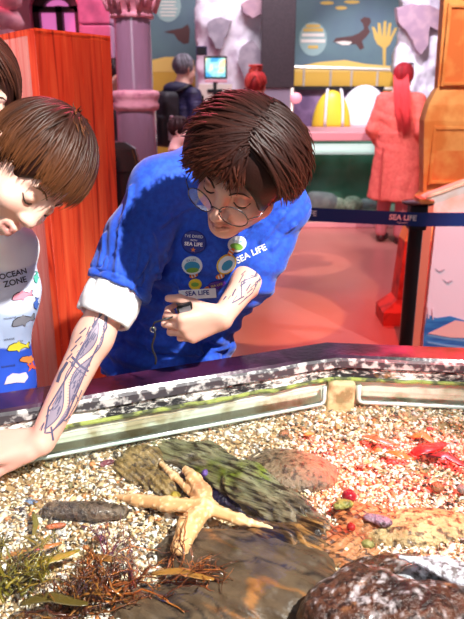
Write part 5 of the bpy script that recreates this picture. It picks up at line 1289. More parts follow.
xd = at_y(113, 60, 5.9)[0]
e, H, T, Dv, s, gm, J = visitor(xd, 5.9, R(-120), 1.72, 'person in dark clothes half hidden behind the purple column', 0, pm('black_coat', (.02, .015, .03), .7), M['denim'], arms='down'); shorth(H, e, s2l(40, 24, 30), s2l(60, 36, 40), 51)
xk = at_y(178, 130, 4.6)[0]
e, H, T, Dv, s, gm, J = visitor(xk, 4.6, R(-100), 1.31, 'small dark-haired child seen over the worker\'s shoulder below the backpack', 0, pm('child_jumper', s2l(120, 60, 90), .8), M['denim'], skin=s2l(250, 200, 190), arms='down'); shorth(H, e, s2l(44, 22, 26), s2l(70, 36, 34), 61)
# ================================================================== the rock pool
ZR, ZW = .86, .739
cor = np.array([.262, 1.535]); dl = nrm(np.array([.262 + .481, 1.535 - 1.236])); dr = nrm(np.array([.572 - .257, 1.500 - 1.535]))
Li = cor - dl * 1.35; Ri = cor + dr * .72                      # inner top edge, left end / corner / right end
def out(d): n = np.array([-d[1], d[0]]); return n if n[1] > 0 else -n
nl, nr = out(dl), out(dr); bis = nrm(nl + nr); bis = bis / (bis @ nl)
RW = .105
# wall section: (outward offset from the inner edge, z)
def run(section, mat, name, parent, closed=True, smooth=False, sub=40, noise_=0.0, bulge=None):
    """sweep a section along the two straight walls with a mitred corner"""
    st = []
    for i in range(sub + 1): t = i / sub; st.append((Li + (cor - Li) * t, nl * (1 - (t == 1)) + bis * (t == 1)))
    for i in range(1, sub // 2 + 1): t = i / (sub // 2); st.append((cor + (Ri - cor) * t, nr))
    V = []; k = len(section)
    for p, n in st:
        for o_, z in section: V.append((p[0] + n[0] * o_, p[1] + n[1] * o_, z))
    F = []; m = len(st)
    for i in range(m - 1):
        for j in range(k if closed else k - 1):
            j2 = (j + 1) % k; F.append((i * k + j, i * k + j2, (i + 1) * k + j2, (i + 1) * k + j))
    if closed: F += [tuple(range(k))[::-1], tuple((m - 1) * k + j for j in range(k))]
    V = np.array(V)
    if noise_: V = V + noise_ * np.stack([noise(V, 30, 1), noise(V, 30, 2), noise(V, 30, 3)], 1)
    mb = MB(); mb._add(V, F); return mb.build(name, mat, parent, smooth)
PL = empty('touch_pool', (0, 1.2, 0), 'raised rock pool tank with a glossy dark rim and flaking painted inner wall', 'pool')
M['rim'] = pm('rim_gloss', s2l(66, 30, 60), .18, var=(7, s2l(26, 12, 26), .42, .60), bump=(70, .22, .002), coat=.15)
# flaking black and white paint
fk = bpy.data.materials.new('flaking_paint'); fk.use_nodes = True; N_ = fk.node_tree.nodes; L_ = fk.node_tree.links; b_ = N_['Principled BSDF']; b_.inputs['Roughness'].default_value = .55
tc = N_.new('ShaderNodeTexCoord'); mp = N_.new('ShaderNodeMapping'); mp.inputs['Scale'].default_value = (1, 1, 2.2); L_.new(tc.outputs['Object'], mp.inputs[0])
n1 = N_.new('ShaderNodeTexNoise'); n1.inputs['Scale'].default_value = 44; n1.inputs['Detail'].default_value = 9; n1.inputs['Roughness'].default_value = .72; n1.inputs['Distortion'].default_value = .5; L_.new(mp.outputs[0], n1.inputs['Vector'])
n2 = N_.new('ShaderNodeTexNoise'); n2.inputs['Scale'].default_value = 5; L_.new(mp.outputs[0], n2.inputs['Vector'])
ad = N_.new('ShaderNodeMath'); ad.operation = 'MULTIPLY_ADD'; L_.new(n2.outputs['Fac'], ad.inputs[0]); ad.inputs[1].default_value = .9; L_.new(n1.outputs['Fac'], ad.inputs[2])
cr = N_.new('ShaderNodeValToRGB'); L_.new(ad.outputs[0], cr.inputs[0]); cr.color_ramp.interpolation = 'LINEAR'
cr.color_ramp.elements[0].position = .86; cr.color_ramp.elements[0].color = (*s2l(24, 24, 30), 1); cr.color_ramp.elements[1].position = 1.0; cr.color_ramp.elements[1].color = (*s2l(236, 234, 226), 1)
e_ = cr.color_ramp.elements.new(.92); e_.color = (*s2l(140, 138, 132), 1)
# rust-brown patches
n3 = N_.new('ShaderNodeTexNoise'); n3.inputs['Scale'].default_value = 9; n3.inputs['Detail'].default_value = 6; L_.new(tc.outputs['Object'], n3.inputs['Vector'])
mr = N_.new('ShaderNodeMapRange'); mr.inputs['From Min'].default_value = .60; mr.inputs['From Max'].default_value = .68; L_.new(n3.outputs['Fac'], mr.inputs['Value'])
mx = N_.new('ShaderNodeMix'); mx.data_type = 'RGBA'; L_.new(mr.outputs[0], mx.inputs['Factor']); L_.new(cr.outputs[0], mx.inputs['A']); mx.inputs['B'].default_value = (*s2l(176, 132, 70), 1); L_.new(mx.outputs['Result'], b_.inputs['Base Color'])
bp = N_.new('ShaderNodeBump'); bp.inputs['Strength'].default_value = .7; bp.inputs['Distance'].default_value = .004; L_.new(ad.outputs[0], bp.inputs['Height']); L_.new(bp.outputs[0], b_.inputs['Normal'])
M['flake'] = fk
M['lip'] = pm('speckled_lip', s2l(64, 60, 66), .5, var=(45, s2l(196, 194, 192), .50, .60, 8), bump=(80, .6, .002))
M['algae'] = pm('green_algae', s2l(146, 158, 78), .7, var=(34, s2l(66, 70, 44), .44, .58, 8), bump=(120, .8, .003))
M['lowerwall'] = pm('mottled_lower_wall', s2l(232, 232, 216), .6, var=(16, s2l(184, 168, 136), .46, .62, 9), bump=(50, .6, .003))
run([(.004, ZR - .010), (.012, ZR), (RW - .012, ZR), (RW, ZR - .012), (RW, ZR - .05), (.02, ZR - .05), (.004, ZR - .03)], M['rim'], 'rim', PL)
run([(.0, ZR - .030), (.0, ZR - .012), (.006, ZR - .006), (.014, ZR - .012), (.014, ZR - .032)], M['lip'], 'rim_lip', PL, noise_=.0015)
run([(.010, ZR - .022), (.004, ZR - .062), (.05, ZR - .062), (.05, ZR - .022)], M['flake'], 'painted_wall', PL, noise_=.001)
run([(.001, ZR - .058), (-.003, ZR - .061), (-.003, ZR - .065), (.004, ZR - .068), (.02, ZR - .066), (.02, ZR - .058)], M['algae'], 'algae_line', PL, noise_=.0022, sub=120)
run([(.006, ZR - .066), (.006, .56), (.06, .56), (.06, ZR - .066)], M['lowerwall'], 'lower_wall', PL, sub=60)
run([(.045, ZR - .05), (RW - .01, ZR - .05), (RW - .01, 0), (.045, 0)], pm('outer_cladding', s2l(120, 30, 34), .5), 'outer_wall', PL)
# near and side walls (out of the frame) and the bottom slab
m = MB(); nb0, nb1 = np.array([Li[0] - .1, .42]), np.array([Ri[0] + .1, .42])
m.prism([(Li[0] - .12, .36), (Ri[0] + .12, .36), (Ri[0] + .12, .46), (Li[0] - .12, .46)], (0, 0, 0), (1, 0, 0), (0, 1, 0), ZR)
m.prism([(Li[0] - .12, .46), (Li[0] - .02, .46), (Li[0] - .02, Li[1] + .1), (Li[0] - .12, Li[1] + .1)], (0, 0, 0), (1, 0, 0), (0, 1, 0), ZR)
m.prism([(Ri[0] + .02, .46), (Ri[0] + .12, .46), (Ri[0] + .12, Ri[1] + .1), (Ri[0] + .02, Ri[1] + .1)], (0, 0, 0), (1, 0, 0), (0, 1, 0), ZR)
m.build('near_wall', M['rim'], PL)
inner = [(Li[0], .45), (Ri[0], .45), tuple(Ri + nr * .008), tuple(cor + bis * .008), tuple(Li + nl * .008)]
m = MB(); m.prism(inner, (0, 0, .50), (1, 0, 0), (0, 1, 0), .06); m.build('pool_floor', M['lowerwall'], PL)
# glass strips low on the wall, each with a thick pale lower edge, and the corner block between them
M['acryl'] = glass('acrylic_panel', (.93, .97, .95), rough=.05); M['acryledge'] = pm('acrylic_edge', s2l(206, 220, 212), .15, var=(9, s2l(176, 198, 192), .4, .6), coat=.6)
def strip(p, q, n, nm):
    d = nrm(q - p); L = np.linalg.norm(q - p); z0, z1 = ZW + .002, ZR - .070; o = p - n * .013; zc_ = (z0 + z1) / 2
    g = MB(); c = (p + q) / 2 - n * .013; g.box((c[0], c[1], zc_), (L, .008, z1 - z0), [[*d, 0], [*n, 0], [0, 0, 1]], .002); w = g.build(nm, M['acryl'], PL)
    e = MB(); a, b = o + d * .004, o + d * (L - .004); r_ = .012; z0e = z0 + .003
    pa = [np.array([*a, z1]), np.array([*a, z0e + r_])] + [np.array([*(a + d * r_ * (1 - math.cos(t))), z0e + r_ * (1 - math.sin(t))]) for t in (.5, 1.0, 1.57)]
    pb = [np.array([*(b - d * r_ * (1 - math.cos(t))), z0e + r_ * (1 - math.sin(t))]) for t in (1.57, 1.0, .5)] + [np.array([*b, z0e + r_]), np.array([*b, z1])]
    e.tube(pa + pb, .0062, 8); e.build('panel_edge', M['acryledge'], w, True)
strip(cor - dl * 1.32, cor - dl * .035, nl, 'glass_panel'); strip(cor + dr * .055, cor + dr * .70, nr, 'glass_panel')
m = MB(); c = cor + dr * .012 - bis * .006; m.box((c[0], c[1], ZW - .03), (.07, .03, .175), [[1, 0, 0], [0, 1, 0], [0, 0, 1]], .006); m.build('corner_block', pm('corner_plaster', s2l(202, 184, 140), .7, var=(30, s2l(140, 120, 80), .45, .6, 8), bump=(60, .6, .003)), PL)

# water
wm = glass('pool_water', (.965, .985, .975), ripple=(9, .16), rough=.015)
wp_ = [(Li[0], .455), (Ri[0], .455), tuple(Ri + nr * .004), tuple(cor + bis * .004), tuple(Li + nl * .004)]
m = MB(); m._add([(x, y, ZW) for x, y in wp_], [(0, 1, 2, 3, 4)]); wo = m.build('pool_water', wm); tag(wo, 'clear rippling water filling the rock pool', 'water', kind='stuff')

# gravel bed
def bedz(x, y):
    x = np.asarray(x, float); y = np.asarray(y, float)
    d1 = np.minimum((cor[0] - x) * -nl[0] + (cor[1] - y) * nl[1], 9)
    dist = np.minimum(np.abs((x - cor[0]) * nl[0] + (y - cor[1]) * nl[1]), np.abs((x - cor[0]) * nr[0] + (y - cor[1]) * nr[1]))
    P = np.stack([x, y, 0 * x], -1).reshape(-1, 3)
    nn = (fbm(P, 7, 5, 3)).reshape(x.shape)
    return .662 + .062 * np.exp(-dist / .13) + .010 * nn + .014 * sstep(.1, .5, x)
gx = np.linspace(Li[0] - .02, Ri[0] + .02, 110); gy = np.linspace(.45, 1.56, 90); GX, GY = np.meshgrid(gx, gy)
def inside(x, y, mrg=.0):
    return (y < cor[1] + .02 - mrg) & (((x - cor[0]) * nl[0] + (y - cor[1]) * nl[1]) < .008 - mrg) & (((x - cor[0]) * nr[0] + (y - cor[1]) * nr[1]) < .008 - mrg)
GZ = bedz(GX, GY); V = np.stack([GX, GY, GZ], -1).reshape(-1, 3); keep = inside(GX, GY, -.012).reshape(-1)
nxx = len(gx); Fg = []
for j in range(len(gy) - 1):
    for i in range(nxx - 1):
        q = (j * nxx + i, j * nxx + i + 1, (j + 1) * nxx + i + 1, (j + 1) * nxx + i)
        if all(keep[t] for t in q): Fg.append(q)
used = np.unique(np.array(Fg)); mp_ = -np.ones(len(V), int); mp_[used] = np.arange(len(used)); Vg = V[used]; Fg = mp_[np.array(Fg)]
base_col = np.tile(np.array(s2l(150, 126, 92)), (len(Vg), 1)) * (1 + .25 * noise(Vg, 30, 3))[:, None]
# chips
rg = np.random.default_rng(12); n = 34000
cys = .76 + (1.55 - .76) * rg.uniform(0, 1, n); cxs = rg.uniform(-1, 1, n) * (.08 + .40 * cys + .02); ok = inside(cxs, cys, .004); cxs, cys = cxs[ok], cys[ok]; n = len(cxs)
octa = np.array([(1, 0, 0), (0, 1, 0), (-1, 0, 0), (0, -1, 0), (.1, .1, 1), (.1, -.1, -1), (.62, .62, .3), (-.66, .6, .25), (-.6, -.62, .3), (.6, -.6, .25)], float)
of = np.array([(0, 6, 4), (6, 1, 4), (1, 7, 4), (7, 2, 4), (2, 8, 4), (8, 3, 4), (3, 9, 4), (9, 0, 4), (0, 5, 6), (6, 5, 1), (1, 5, 7), (7, 5, 2), (2, 5, 8), (8, 5, 3), (3, 5, 9), (9, 5, 0)])
sz = rg.uniform(.0026, .0060, n) * (1 + .9 * (rg.uniform(0, 1, n) > .94)); shp = np.stack([sz * rg.uniform(.8, 1.5, n), sz * rg.uniform(.6, 1.1, n), sz * rg.uniform(.35, .7, n)], 1)
ang = rg.uniform(0, 6.28, n); til = rg.normal(0, .4, (n, 2))
W_ = octa[None] * shp[:, None] * (1 + rg.normal(0, .14, (n, 10, 1))); ca, sa = np.cos(ang)[:, None], np.sin(ang)[:, None]
X = W_[..., 0] * ca - W_[..., 1] * sa; Y = W_[..., 0] * sa + W_[..., 1] * ca; Z = W_[..., 2] + X * til[:, :1] + Y * til[:, 1:]
cz = bedz(cxs, cys) + rg.uniform(-.001, .004, n)
CV = np.stack([X + cxs[:, None], Y + cys[:, None], Z + cz[:, None]], -1).reshape(-1, 3); CF = (of[None] + 10 * np.arange(n)[:, None, None]).reshape(-1, 3)
pal = np.array([s2l(*c) for c in ((248, 243, 232), (236, 218, 188), (218, 188, 144), (188, 152, 104), (156, 120, 80), (120, 92, 64), (92, 78, 68), (188, 184, 180), (214, 138, 84), (66, 54, 46), (140, 128, 92), (232, 218, 190))])
pc = pal[rg.choice(len(pal), n, p=[.26, .19, .13, .09, .06, .05, .05, .06, .03, .03, .02, .03])]; CC = np.repeat(pc, 10, 0)
tri = [tuple(f) for f in CF]; allV = np.concatenate([Vg, CV]); me = bpy.data.meshes.new('gravel')
# quads then triangles in one mesh
lv = np.concatenate([Fg.ravel(), CF.ravel() + len(Vg)]).astype('i'); ls = np.concatenate([np.arange(len(Fg)) * 4, len(Fg) * 4 + np.arange(len(CF)) * 3]).astype('i')
me.vertices.add(len(allV)); me.vertices.foreach_set('co', allV.astype('f').ravel()); me.loops.add(len(lv)); me.loops.foreach_set('vertex_index', lv); me.polygons.add(len(ls)); me.polygons.foreach_set('loop_start', ls); me.update(calc_edges=True); me.validate()
set_cols(me, np.concatenate([base_col, CC])); go_ = link('gravel', me, pm('shell_gravel', (1, 1, 1), .45, attr=True)); tag(go_, 'bed of pale shell grit and small stones under the water', 'gravel', kind='stuff')

# ------------------------------------------------------------------ rocks
M['rockmat'] = pm('wet_rock', (1, 1, 1), .36, attr=True, spec=.6, var=(75, (.22, .18, .16), .50, .62, 10), bump=(140, 1.0, .006), coat=.12)
M['slate'] = pm('smooth_slate', (1, 1, 1), .42, attr=True, spec=.4, var=(30, (.42, .36, .30), .46, .70, 10), bump=(60, .8, .006), dirn=(-34, (2.2, 1, 1)))
M['strata'] = pm('layered_rock', (1, 1, 1), .36, attr=True, spec=.6, var=(130, (.16, .12, .11), .50, .60, 9), bump=(150, 1.0, .008), coat=.12, dirn=(-32, (9, 1, 1)))
def rock(name, label, build, lo, hi, colf, h=.005, strata=None, amp=.006, seed=1, cat='rock', sm=1, mat=None):
    F = Field(lo, hi, h); build(F); P, Q = F.surface(); P = smooth_verts(P, Q, sm); N = vnormals(P, Q)
    d = amp * (fbm(P, 22, seed) + .5 * fbm(P, 60, seed + 5, 2))
    if strata is not None:
        ax, sp, a = strata; t = (P @ nrm(ax)) / sp + .8 * noise(P, 9, seed + 2) + .25 * noise(P, 30, seed + 4); d = d + a * (2 * np.abs((t % 1) - .5) - .5)
    P = P + N * d[:, None]; N = vnormals(P, Q); me = mesh(name, P, Q, True, np.clip(colf(P, N, d), 0, 1)); o = link(name, me, M[mat or 'rockmat']); recenter(o); return tag(o, label, cat)
def pt(u, v, z): return at_z(u, v, z)
def mixc(P, cs, s, seed, stretch=(1, 1, 1)):
    t = np.clip(.5 + .75 * fbm(P * np.asarray(stretch), s, seed), 0, .999) * (len(cs) - 1); i = np.floor(t).astype(int); f = (t - i)[:, None]; C = np.array([s2l(*c) for c in cs]); return C[i] * (1 - f) + C[np.minimum(i + 1, len(cs) - 1)] * f
def box_of(pts, pad=.08): p = np.array(pts); return p.min(0) - pad, p.max(0) + pad
# long ridge with green algae
rp = [pt(150, 438, .722), pt(205, 450, .732), pt(248, 473, .733), pt(290, 501, .722), pt(332, 528, .700)]
rpl = [p - [.0, .0, .04] for p in rp]
def ridge(F):
    for i in range(4): F.cap(rp[i] - [0, 0, .02], rp[i + 1] - [0, 0, .02], [.026, .036, .040, .034][i], [.036, .040, .034, .022][i], .02, sq=((0, 0, 1), .7))
    for i in range(4): F.cap(rpl[i] - [.01, .012, 0], rpl[i + 1] - [.01, .012, 0], .034, .030, .02)
ax_ridge = nrm(rp[4] - rp[0]); across = nrm(np.cross(ax_ridge, [0, 0, 1]))
def ridgecol(P, N, d):
    c = mixc(P, ((58, 48, 40), (112, 96, 76), (150, 138, 112), (88, 74, 58)), 26, 3, (1, 1, 1)); s_ = ((P - rp[0]) @ ax_ridge) / np.linalg.norm(rp[4] - rp[0])
    g = sstep(.25, .75, N[:, 2] + .45 * fbm(P, 16, 9)); c = lerp(c, s2l(124, 130, 92), g * .62 * sstep(.85, .6, s_)); y = sstep(.1, .4, fbm(P, 14, 21) + .35 - np.abs(s_ - .60) * 2.2) * sstep(.3, .7, N[:, 2] + .2); c = lerp(c, s2l(108, 120, 34), y)
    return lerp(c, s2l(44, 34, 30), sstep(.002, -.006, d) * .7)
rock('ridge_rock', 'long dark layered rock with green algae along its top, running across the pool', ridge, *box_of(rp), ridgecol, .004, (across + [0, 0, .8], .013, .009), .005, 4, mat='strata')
def slab(F, c, r, tilt=(0, 0), rot=0, k=.02, flat=True):
    a = R(rot); ex = np.array([math.cos(a), math.sin(a), tilt[0]]); ex = nrm(ex); n_ = nrm(np.array([-tilt[0], -tilt[1], 1])); ey = nrm(np.cross(n_, ex)); ex = np.cross(ey, n_); F.ell(c, r, np.array([ex, ey, n_]), k)
c = pt(288, 462, .700)
rock('dome_rock', 'smooth low brown domed rock behind the green ridge', lambda F: slab(F, c - [0, 0, .03], (.115, .085, .045), (0, -.1), -12), *box_of([c], .16), lambda P, N, d: lerp(mixc(P, ((92, 76, 60), (128, 108, 84), (158, 138, 108)), 18, 6), s2l(150, 112, 76), sstep(.3, .6, fbm(P, 9, 31))), .005, None, .004, 7)
sc0 = [pt(215, 560, .690), pt(290, 585, .690), pt(200, 610, .69)]
def slate(F):
    slab(F, pt(232, 560, .672), (.150, .085, .030), (.02, -.05), -18); slab(F, pt(275, 590, .672), (.150, .085, .036), (.02, -.04), -10); slab(F, pt(205, 612, .665), (.17, .06, .03), (0, -.02), -4)
    slab(F, pt(300, 556, .672), (.07, .05, .03), (0, -.1), -30)
def slatecol(P, N, d):
    c = mixc(P, ((54, 42, 36), (78, 64, 52), (98, 80, 62), (62, 46, 38)), 11, 8); v = sstep(.12, .02, np.abs(fbm((P - pt(232, 560, .69)) @ np.array([[.84, .54, 0], [-.54, .84, 0], [0, 0, 1]]) * [.7, 2.4, 1], 9, 44))) * sstep(-.2, .25, fbm(P, 5, 51)); c = lerp(c, s2l(190, 122, 58), v * .8)
    return lerp(c, s2l(30, 22, 22), sstep(.05, .0, np.abs(fbm((P - pt(232, 560, .69)) @ np.array([[.84, .54, 0], [-.54, .84, 0], [0, 0, 1]]) * [.6, 2.2, 1], 8, 66))) * .85)
rock('slate_rock', 'broad flat grey-brown slate with ochre veins in front of the starfish', slate, *box_of(sc0, .26), slatecol, .004, ((.45, .55, .7), .030, .005), .004, 10, mat='slate')
oc_ = [pt(330, 540, .695), pt(385, 530, .69)]
def orangerock(F): slab(F, pt(335, 548, .672), (.085, .055, .034), (.1, -.15), -28); slab(F, pt(372, 522, .676), (.085, .05, .026), (0, -.1), -30)
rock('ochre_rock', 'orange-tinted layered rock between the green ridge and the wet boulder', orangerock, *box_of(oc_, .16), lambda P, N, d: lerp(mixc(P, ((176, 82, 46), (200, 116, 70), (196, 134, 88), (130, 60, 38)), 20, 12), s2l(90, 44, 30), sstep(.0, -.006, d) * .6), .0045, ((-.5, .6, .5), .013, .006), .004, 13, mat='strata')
tc_ = pt(420, 522, .69)
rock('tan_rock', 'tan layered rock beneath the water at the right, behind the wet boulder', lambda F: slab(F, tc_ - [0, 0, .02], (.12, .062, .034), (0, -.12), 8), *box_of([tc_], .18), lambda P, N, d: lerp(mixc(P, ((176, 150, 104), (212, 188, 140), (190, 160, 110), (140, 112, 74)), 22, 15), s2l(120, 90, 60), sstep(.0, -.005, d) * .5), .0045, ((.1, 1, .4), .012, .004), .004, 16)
# wet boulder rising out of the water, lower right
bc = pt(400, 612, .735)
def boulder(F):
    F.ell(pt(366, 585, .755) - [0, 0, .03], (.062, .052, .052), None, .02); F.ell(pt(338, 600, .745) - [0, 0, .03], (.045, .045, .045), None, .02); F.ell(pt(436, 604, .745) - [0, 0, .03], (.080, .052, .055), None, .03)
    F.ell(pt(400, 625, .72), (.13, .07, .06), None, .03); F.ell(pt(328, 625, .71) - [0, 0, .02], (.05, .06, .06), None, .03); F.ell(pt(400, 600, .66), (.13, .09, .06), None, .03)
def bouldercol(P, N, d):
    c = mixc(P, ((30, 16, 12), (62, 34, 22), (92, 52, 32), (38, 22, 18)), 24, 18); w_ = sstep(.25, .55, fbm(P, 110, 71, 3) + .5 * fbm(P, 9, 77) + .15 * (N[:, 2] - .4)); c = lerp(c, s2l(206, 196, 200), w_ * .7 * sstep(.1, .8, N[:, 2] + .2)); return lerp(c, s2l(190, 130, 80), sstep(.35, .6, fbm(P, 30, 81)) * .6)  # pale flecks, strongest on the upward faces
rock('wet_boulder', 'dark knobbly boulder with pale flecks breaking the water at the lower right corner', boulder, *box_of([bc], .24), bouldercol, .0042, None, .010, 19, sm=1)
wc = pt(432, 566, .752)  # smooth pale wedge resting on the boulder
rock('white_wedge', 'smooth white wedge lying against the wet boulder', lambda F: (F.cap(pt(400, 557, .764), pt(458, 570, .764), .006, .020, .01, sq=((0, 0, 1), .45)), F.cap(pt(440, 566, .762), pt(462, 578, .760), .020, .020, .01, sq=((0, 0, 1), .45)), F.ell(pt(436, 580, .715), (.07, .03, .03), None, .03)), *box_of([wc], .13), lambda P, N, d: mixc(P, ((196, 198, 210), (214, 216, 224), (160, 166, 184)), 12, 22), .004, None, .0015, 23)
# ribbed olive rock, dark rocks by the glass
oc2 = [pt(124, 462, .70), pt(166, 482, .70)]
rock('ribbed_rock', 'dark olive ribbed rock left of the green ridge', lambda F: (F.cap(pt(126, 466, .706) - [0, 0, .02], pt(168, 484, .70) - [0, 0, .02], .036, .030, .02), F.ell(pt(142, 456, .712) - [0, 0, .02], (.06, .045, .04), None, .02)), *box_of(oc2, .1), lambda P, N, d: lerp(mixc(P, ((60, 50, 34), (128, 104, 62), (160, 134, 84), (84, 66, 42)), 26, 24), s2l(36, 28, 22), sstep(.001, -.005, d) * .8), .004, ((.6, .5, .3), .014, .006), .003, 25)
dc = pt(125, 440, .71)
rock('dark_rock', 'dark brown rock close to the glass strip, behind the ribbed rock', lambda F: (slab(F, pt(124, 444, .708), (.085, .04, .034), (0, -.1), 14), slab(F, pt(168, 436, .708), (.06, .035, .03), (0, -.1), 20)), *box_of([dc], .16), lambda P, N, d: mixc(P, ((44, 34, 34), (84, 66, 58), (120, 96, 80), (60, 48, 44)), 24, 27), .0045, ((.3, .6, .5), .012, .004), .004, 28)
pc_ = pt(196, 472, .70)
rock('mauve_slab', 'thin mauve-brown slab leaning by the raised starfish arm', lambda F: F.box(pt(192, 472, .695), (.022, .040, .007), np.array([[.9, -.4, .1], [.42, .9, .1], [-.12, -.05, 1]]) / 1.0, .004, .004), *box_of([pc_], .08), lambda P, N, d: mixc(P, ((120, 84, 82), (156, 112, 106), (96, 70, 70)), 30, 30), .0035, None, .002, 31)
dk = [pt(235, 505, .672), pt(265, 520, .672)]  # added slab stands for the dark reflection and shade in this gap
rock('shade_slab', 'near-black slab put in as the shade and reflection between the starfish and the green ridge', lambda F: (slab(F, pt(234, 494, .684), (.070, .046, .014), (0, -.05), -24), slab(F, pt(262, 518, .670), (.06, .03, .016), (0, -.05), -24)), *box_of(dk, .12), lambda P, N, d: mixc(P, ((22, 18, 40), (36, 26, 54), (18, 16, 30)), 24, 38), .004, None, .002, 39)
st_ = [pt(246, 520, .70), pt(290, 536, .70), pt(336, 552, .69)]
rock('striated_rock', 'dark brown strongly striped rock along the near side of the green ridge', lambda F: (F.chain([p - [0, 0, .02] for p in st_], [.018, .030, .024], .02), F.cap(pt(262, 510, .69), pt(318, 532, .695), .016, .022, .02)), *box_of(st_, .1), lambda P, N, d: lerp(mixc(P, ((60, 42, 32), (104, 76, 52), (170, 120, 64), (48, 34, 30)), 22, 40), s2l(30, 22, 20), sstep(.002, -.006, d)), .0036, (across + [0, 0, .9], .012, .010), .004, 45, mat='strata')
# the stones near the starfish
# brown stone at the left
bs = [pt(50, 510, .69), pt(118, 511, .69)]
def brownstone(F): F.cap(pt(52, 510, .694), pt(96, 511, .697), .020, .024, .01, sq=((0, 0, 1), .75)); F.cap(pt(96, 511, .696), pt(121, 512, .692), .0225, .0165, .006, sq=((0, 0, 1), .75))
rock('brown_stone', 'long mottled brown stone lying on the gravel at the left', brownstone, *box_of(bs, .06), lambda P, N, d: lerp(mixc(P, ((78, 64, 56), (118, 100, 84), (92, 78, 68), (66, 54, 50)), 34, 33), s2l(60, 52, 34), sstep(.0, .3, fbm(P, 12, 36)) * .6), .0035, None, .0018, 34, cat='stone')
bl_ = pt(30, 503, .69)
rock('blue_mussel', 'small pale blue mussel shell at the left end of the brown stone', lambda F: F.ell(bl_, (.020, .009, .007), np.array([[.98, -.1, .1], [.1, .98, 0], [-.1, 0, 1]]), .003), *box_of([bl_], .04), lambda P, N, d: mixc(P, ((150, 176, 206), (96, 120, 160), (206, 216, 226)), 40, 35), .0028, None, .0005, 36, cat='shell')
def pebble(name, label, u, v, z, r, cs, rot=0, seed=0, cat='pebble'):
    c = pt(u, v, z); z0 = float(bedz(np.array([c[0]]), np.array([c[1]]))[0]) if z is None else z
    a = R(rot); A = np.array([[math.cos(a), math.sin(a), 0], [-math.sin(a), math.cos(a), 0], [0, 0, 1]])
    return rock(name, label, lambda F: F.ell(c, r, A, .003), *box_of([c], max(r) + .02), lambda P, N, d: mixc(P, cs, 60, seed), .0028, None, .0012, seed, cat)
BR = ((96, 62, 40), (150, 100, 62), (120, 80, 52)); OR = ((214, 110, 44), (236, 150, 80), (190, 90, 40)); RD = ((170, 30, 34), (206, 52, 50), (130, 20, 30)); GY = ((110, 106, 108), (150, 146, 144), (90, 86, 90))
pebble('pebble', 'round shiny brown pebble on pale gravel near the right edge', 437, 487, .700, (.016, .013, .010), BR, 0, 41)
pebble('pebble', 'grey pebble cut by the right edge of the picture', 462, 489, .700, (.012, .012, .009), GY, 0, 42)
pebble('pebble', 'brown pebble on the gravel behind the domed rock', 284, 433, .715, (.014, .009, .007), BR, 20, 43)
pebble('pebble', 'orange pebble right of the brown one behind the domed rock', 309, 434, .715, (.013, .007, .006), OR, 10, 44)
pebble('pebble', 'cream and orange pebble on the red-lit gravel below the corner', 366, 462, .705, (.011, .008, .007), ((240, 210, 160), (226, 150, 90), (250, 236, 210)), 30, 45)
pebble('pebble', 'small dark red pebble near the right glass strip', 430, 429, .715, (.010, .007, .006), RD, 0, 46)
pebble('pebble', 'orange chip of stone below the brown stone at the left', 56, 526, .690, (.022, .007, .006), ((206, 110, 60), (180, 90, 50), (226, 140, 84)), 14, 47)
pebble('pebble', 'brown and violet pebble between the brown stone and the weed', 100, 538, .690, (.014, .007, .006), ((140, 96, 120), (170, 110, 70), (120, 80, 70)), -10, 48)
pebble('pebble', 'yellow-olive pebble in the dark gap beside the starfish centre', 175, 496, .700, (.012, .013, .008), ((150, 130, 40), (180, 156, 60), (110, 96, 30)), 0, 49)
pebble('pebble', 'dark plum-coloured stone left of the ribbed rock', 107, 464, .705, (.020, .010, .010), ((96, 44, 60), (130, 64, 80), (70, 34, 50)), 24, 50)
pebble('snail_shell', 'round violet sea snail in the gap behind the starfish', 206, 474, .712, (.011, .011, .011), ((70, 50, 130), (110, 76, 160), (50, 36, 90)), 0, 51, 'shell')
pebble('pebble', 'olive-green pebble at the back edge of the tan rock', 368, 544, .705, (.014, .010, .009), ((110, 110, 50), (150, 140, 80), (80, 84, 40)), 0, 52)
# anemones and sponge
def anemone(label, u, v, z, r, col):
    c = pt(u, v, z); e = empty('sea_anemone', c, label, 'sea anemone'); m = MB(); m.lathe([(r * 1.05, -.3 * r), (r * 1.08, 0), (r * .96, r * .45), (r * .62, r * .80), (r * .22, r * .84), (.0008, r * .74)], c, 24); m.build('column_body', pm('anemone_' + str(u), col, .15, coat=.6), e, True)
    m = MB()
    for k in range(12): a = k * .5236; m.tube([c + [r * .30 * math.cos(a), r * .30 * math.sin(a), r * .80], c + [r * .5 * math.cos(a), r * .5 * math.sin(a), r * .95]], [r * .08, r * .03], 5)
    m.build('tentacle_ring', pm('tentacle_' + str(u), tuple(min(1, x * 1.4) for x in col), .3), e, True)
anemone('shiny red closed sea anemone beside the end of the green ridge', 349, 496, .712, .014, s2l(150, 24, 42))
anemone('small red sea anemone on the orange-tinted rock', 351, 527, .715, .008, s2l(160, 26, 26))
c = pt(345, 504, .705)
rock('green_sponge', 'yellow-green lumpy sponge just in front of the red anemone', lambda F: (F.ell(c, (.018, .012, .010), None, .004), F.ell(c + [-.013, -.004, -.002], (.013, .010, .008), None, .006)), *box_of([c], .05), lambda P, N, d: mixc(P, ((122, 128, 52), (160, 160, 84), (92, 98, 40)), 60, 55), .003, None, .003, 56, cat='sponge')
c2 = pt(377, 519, .705)
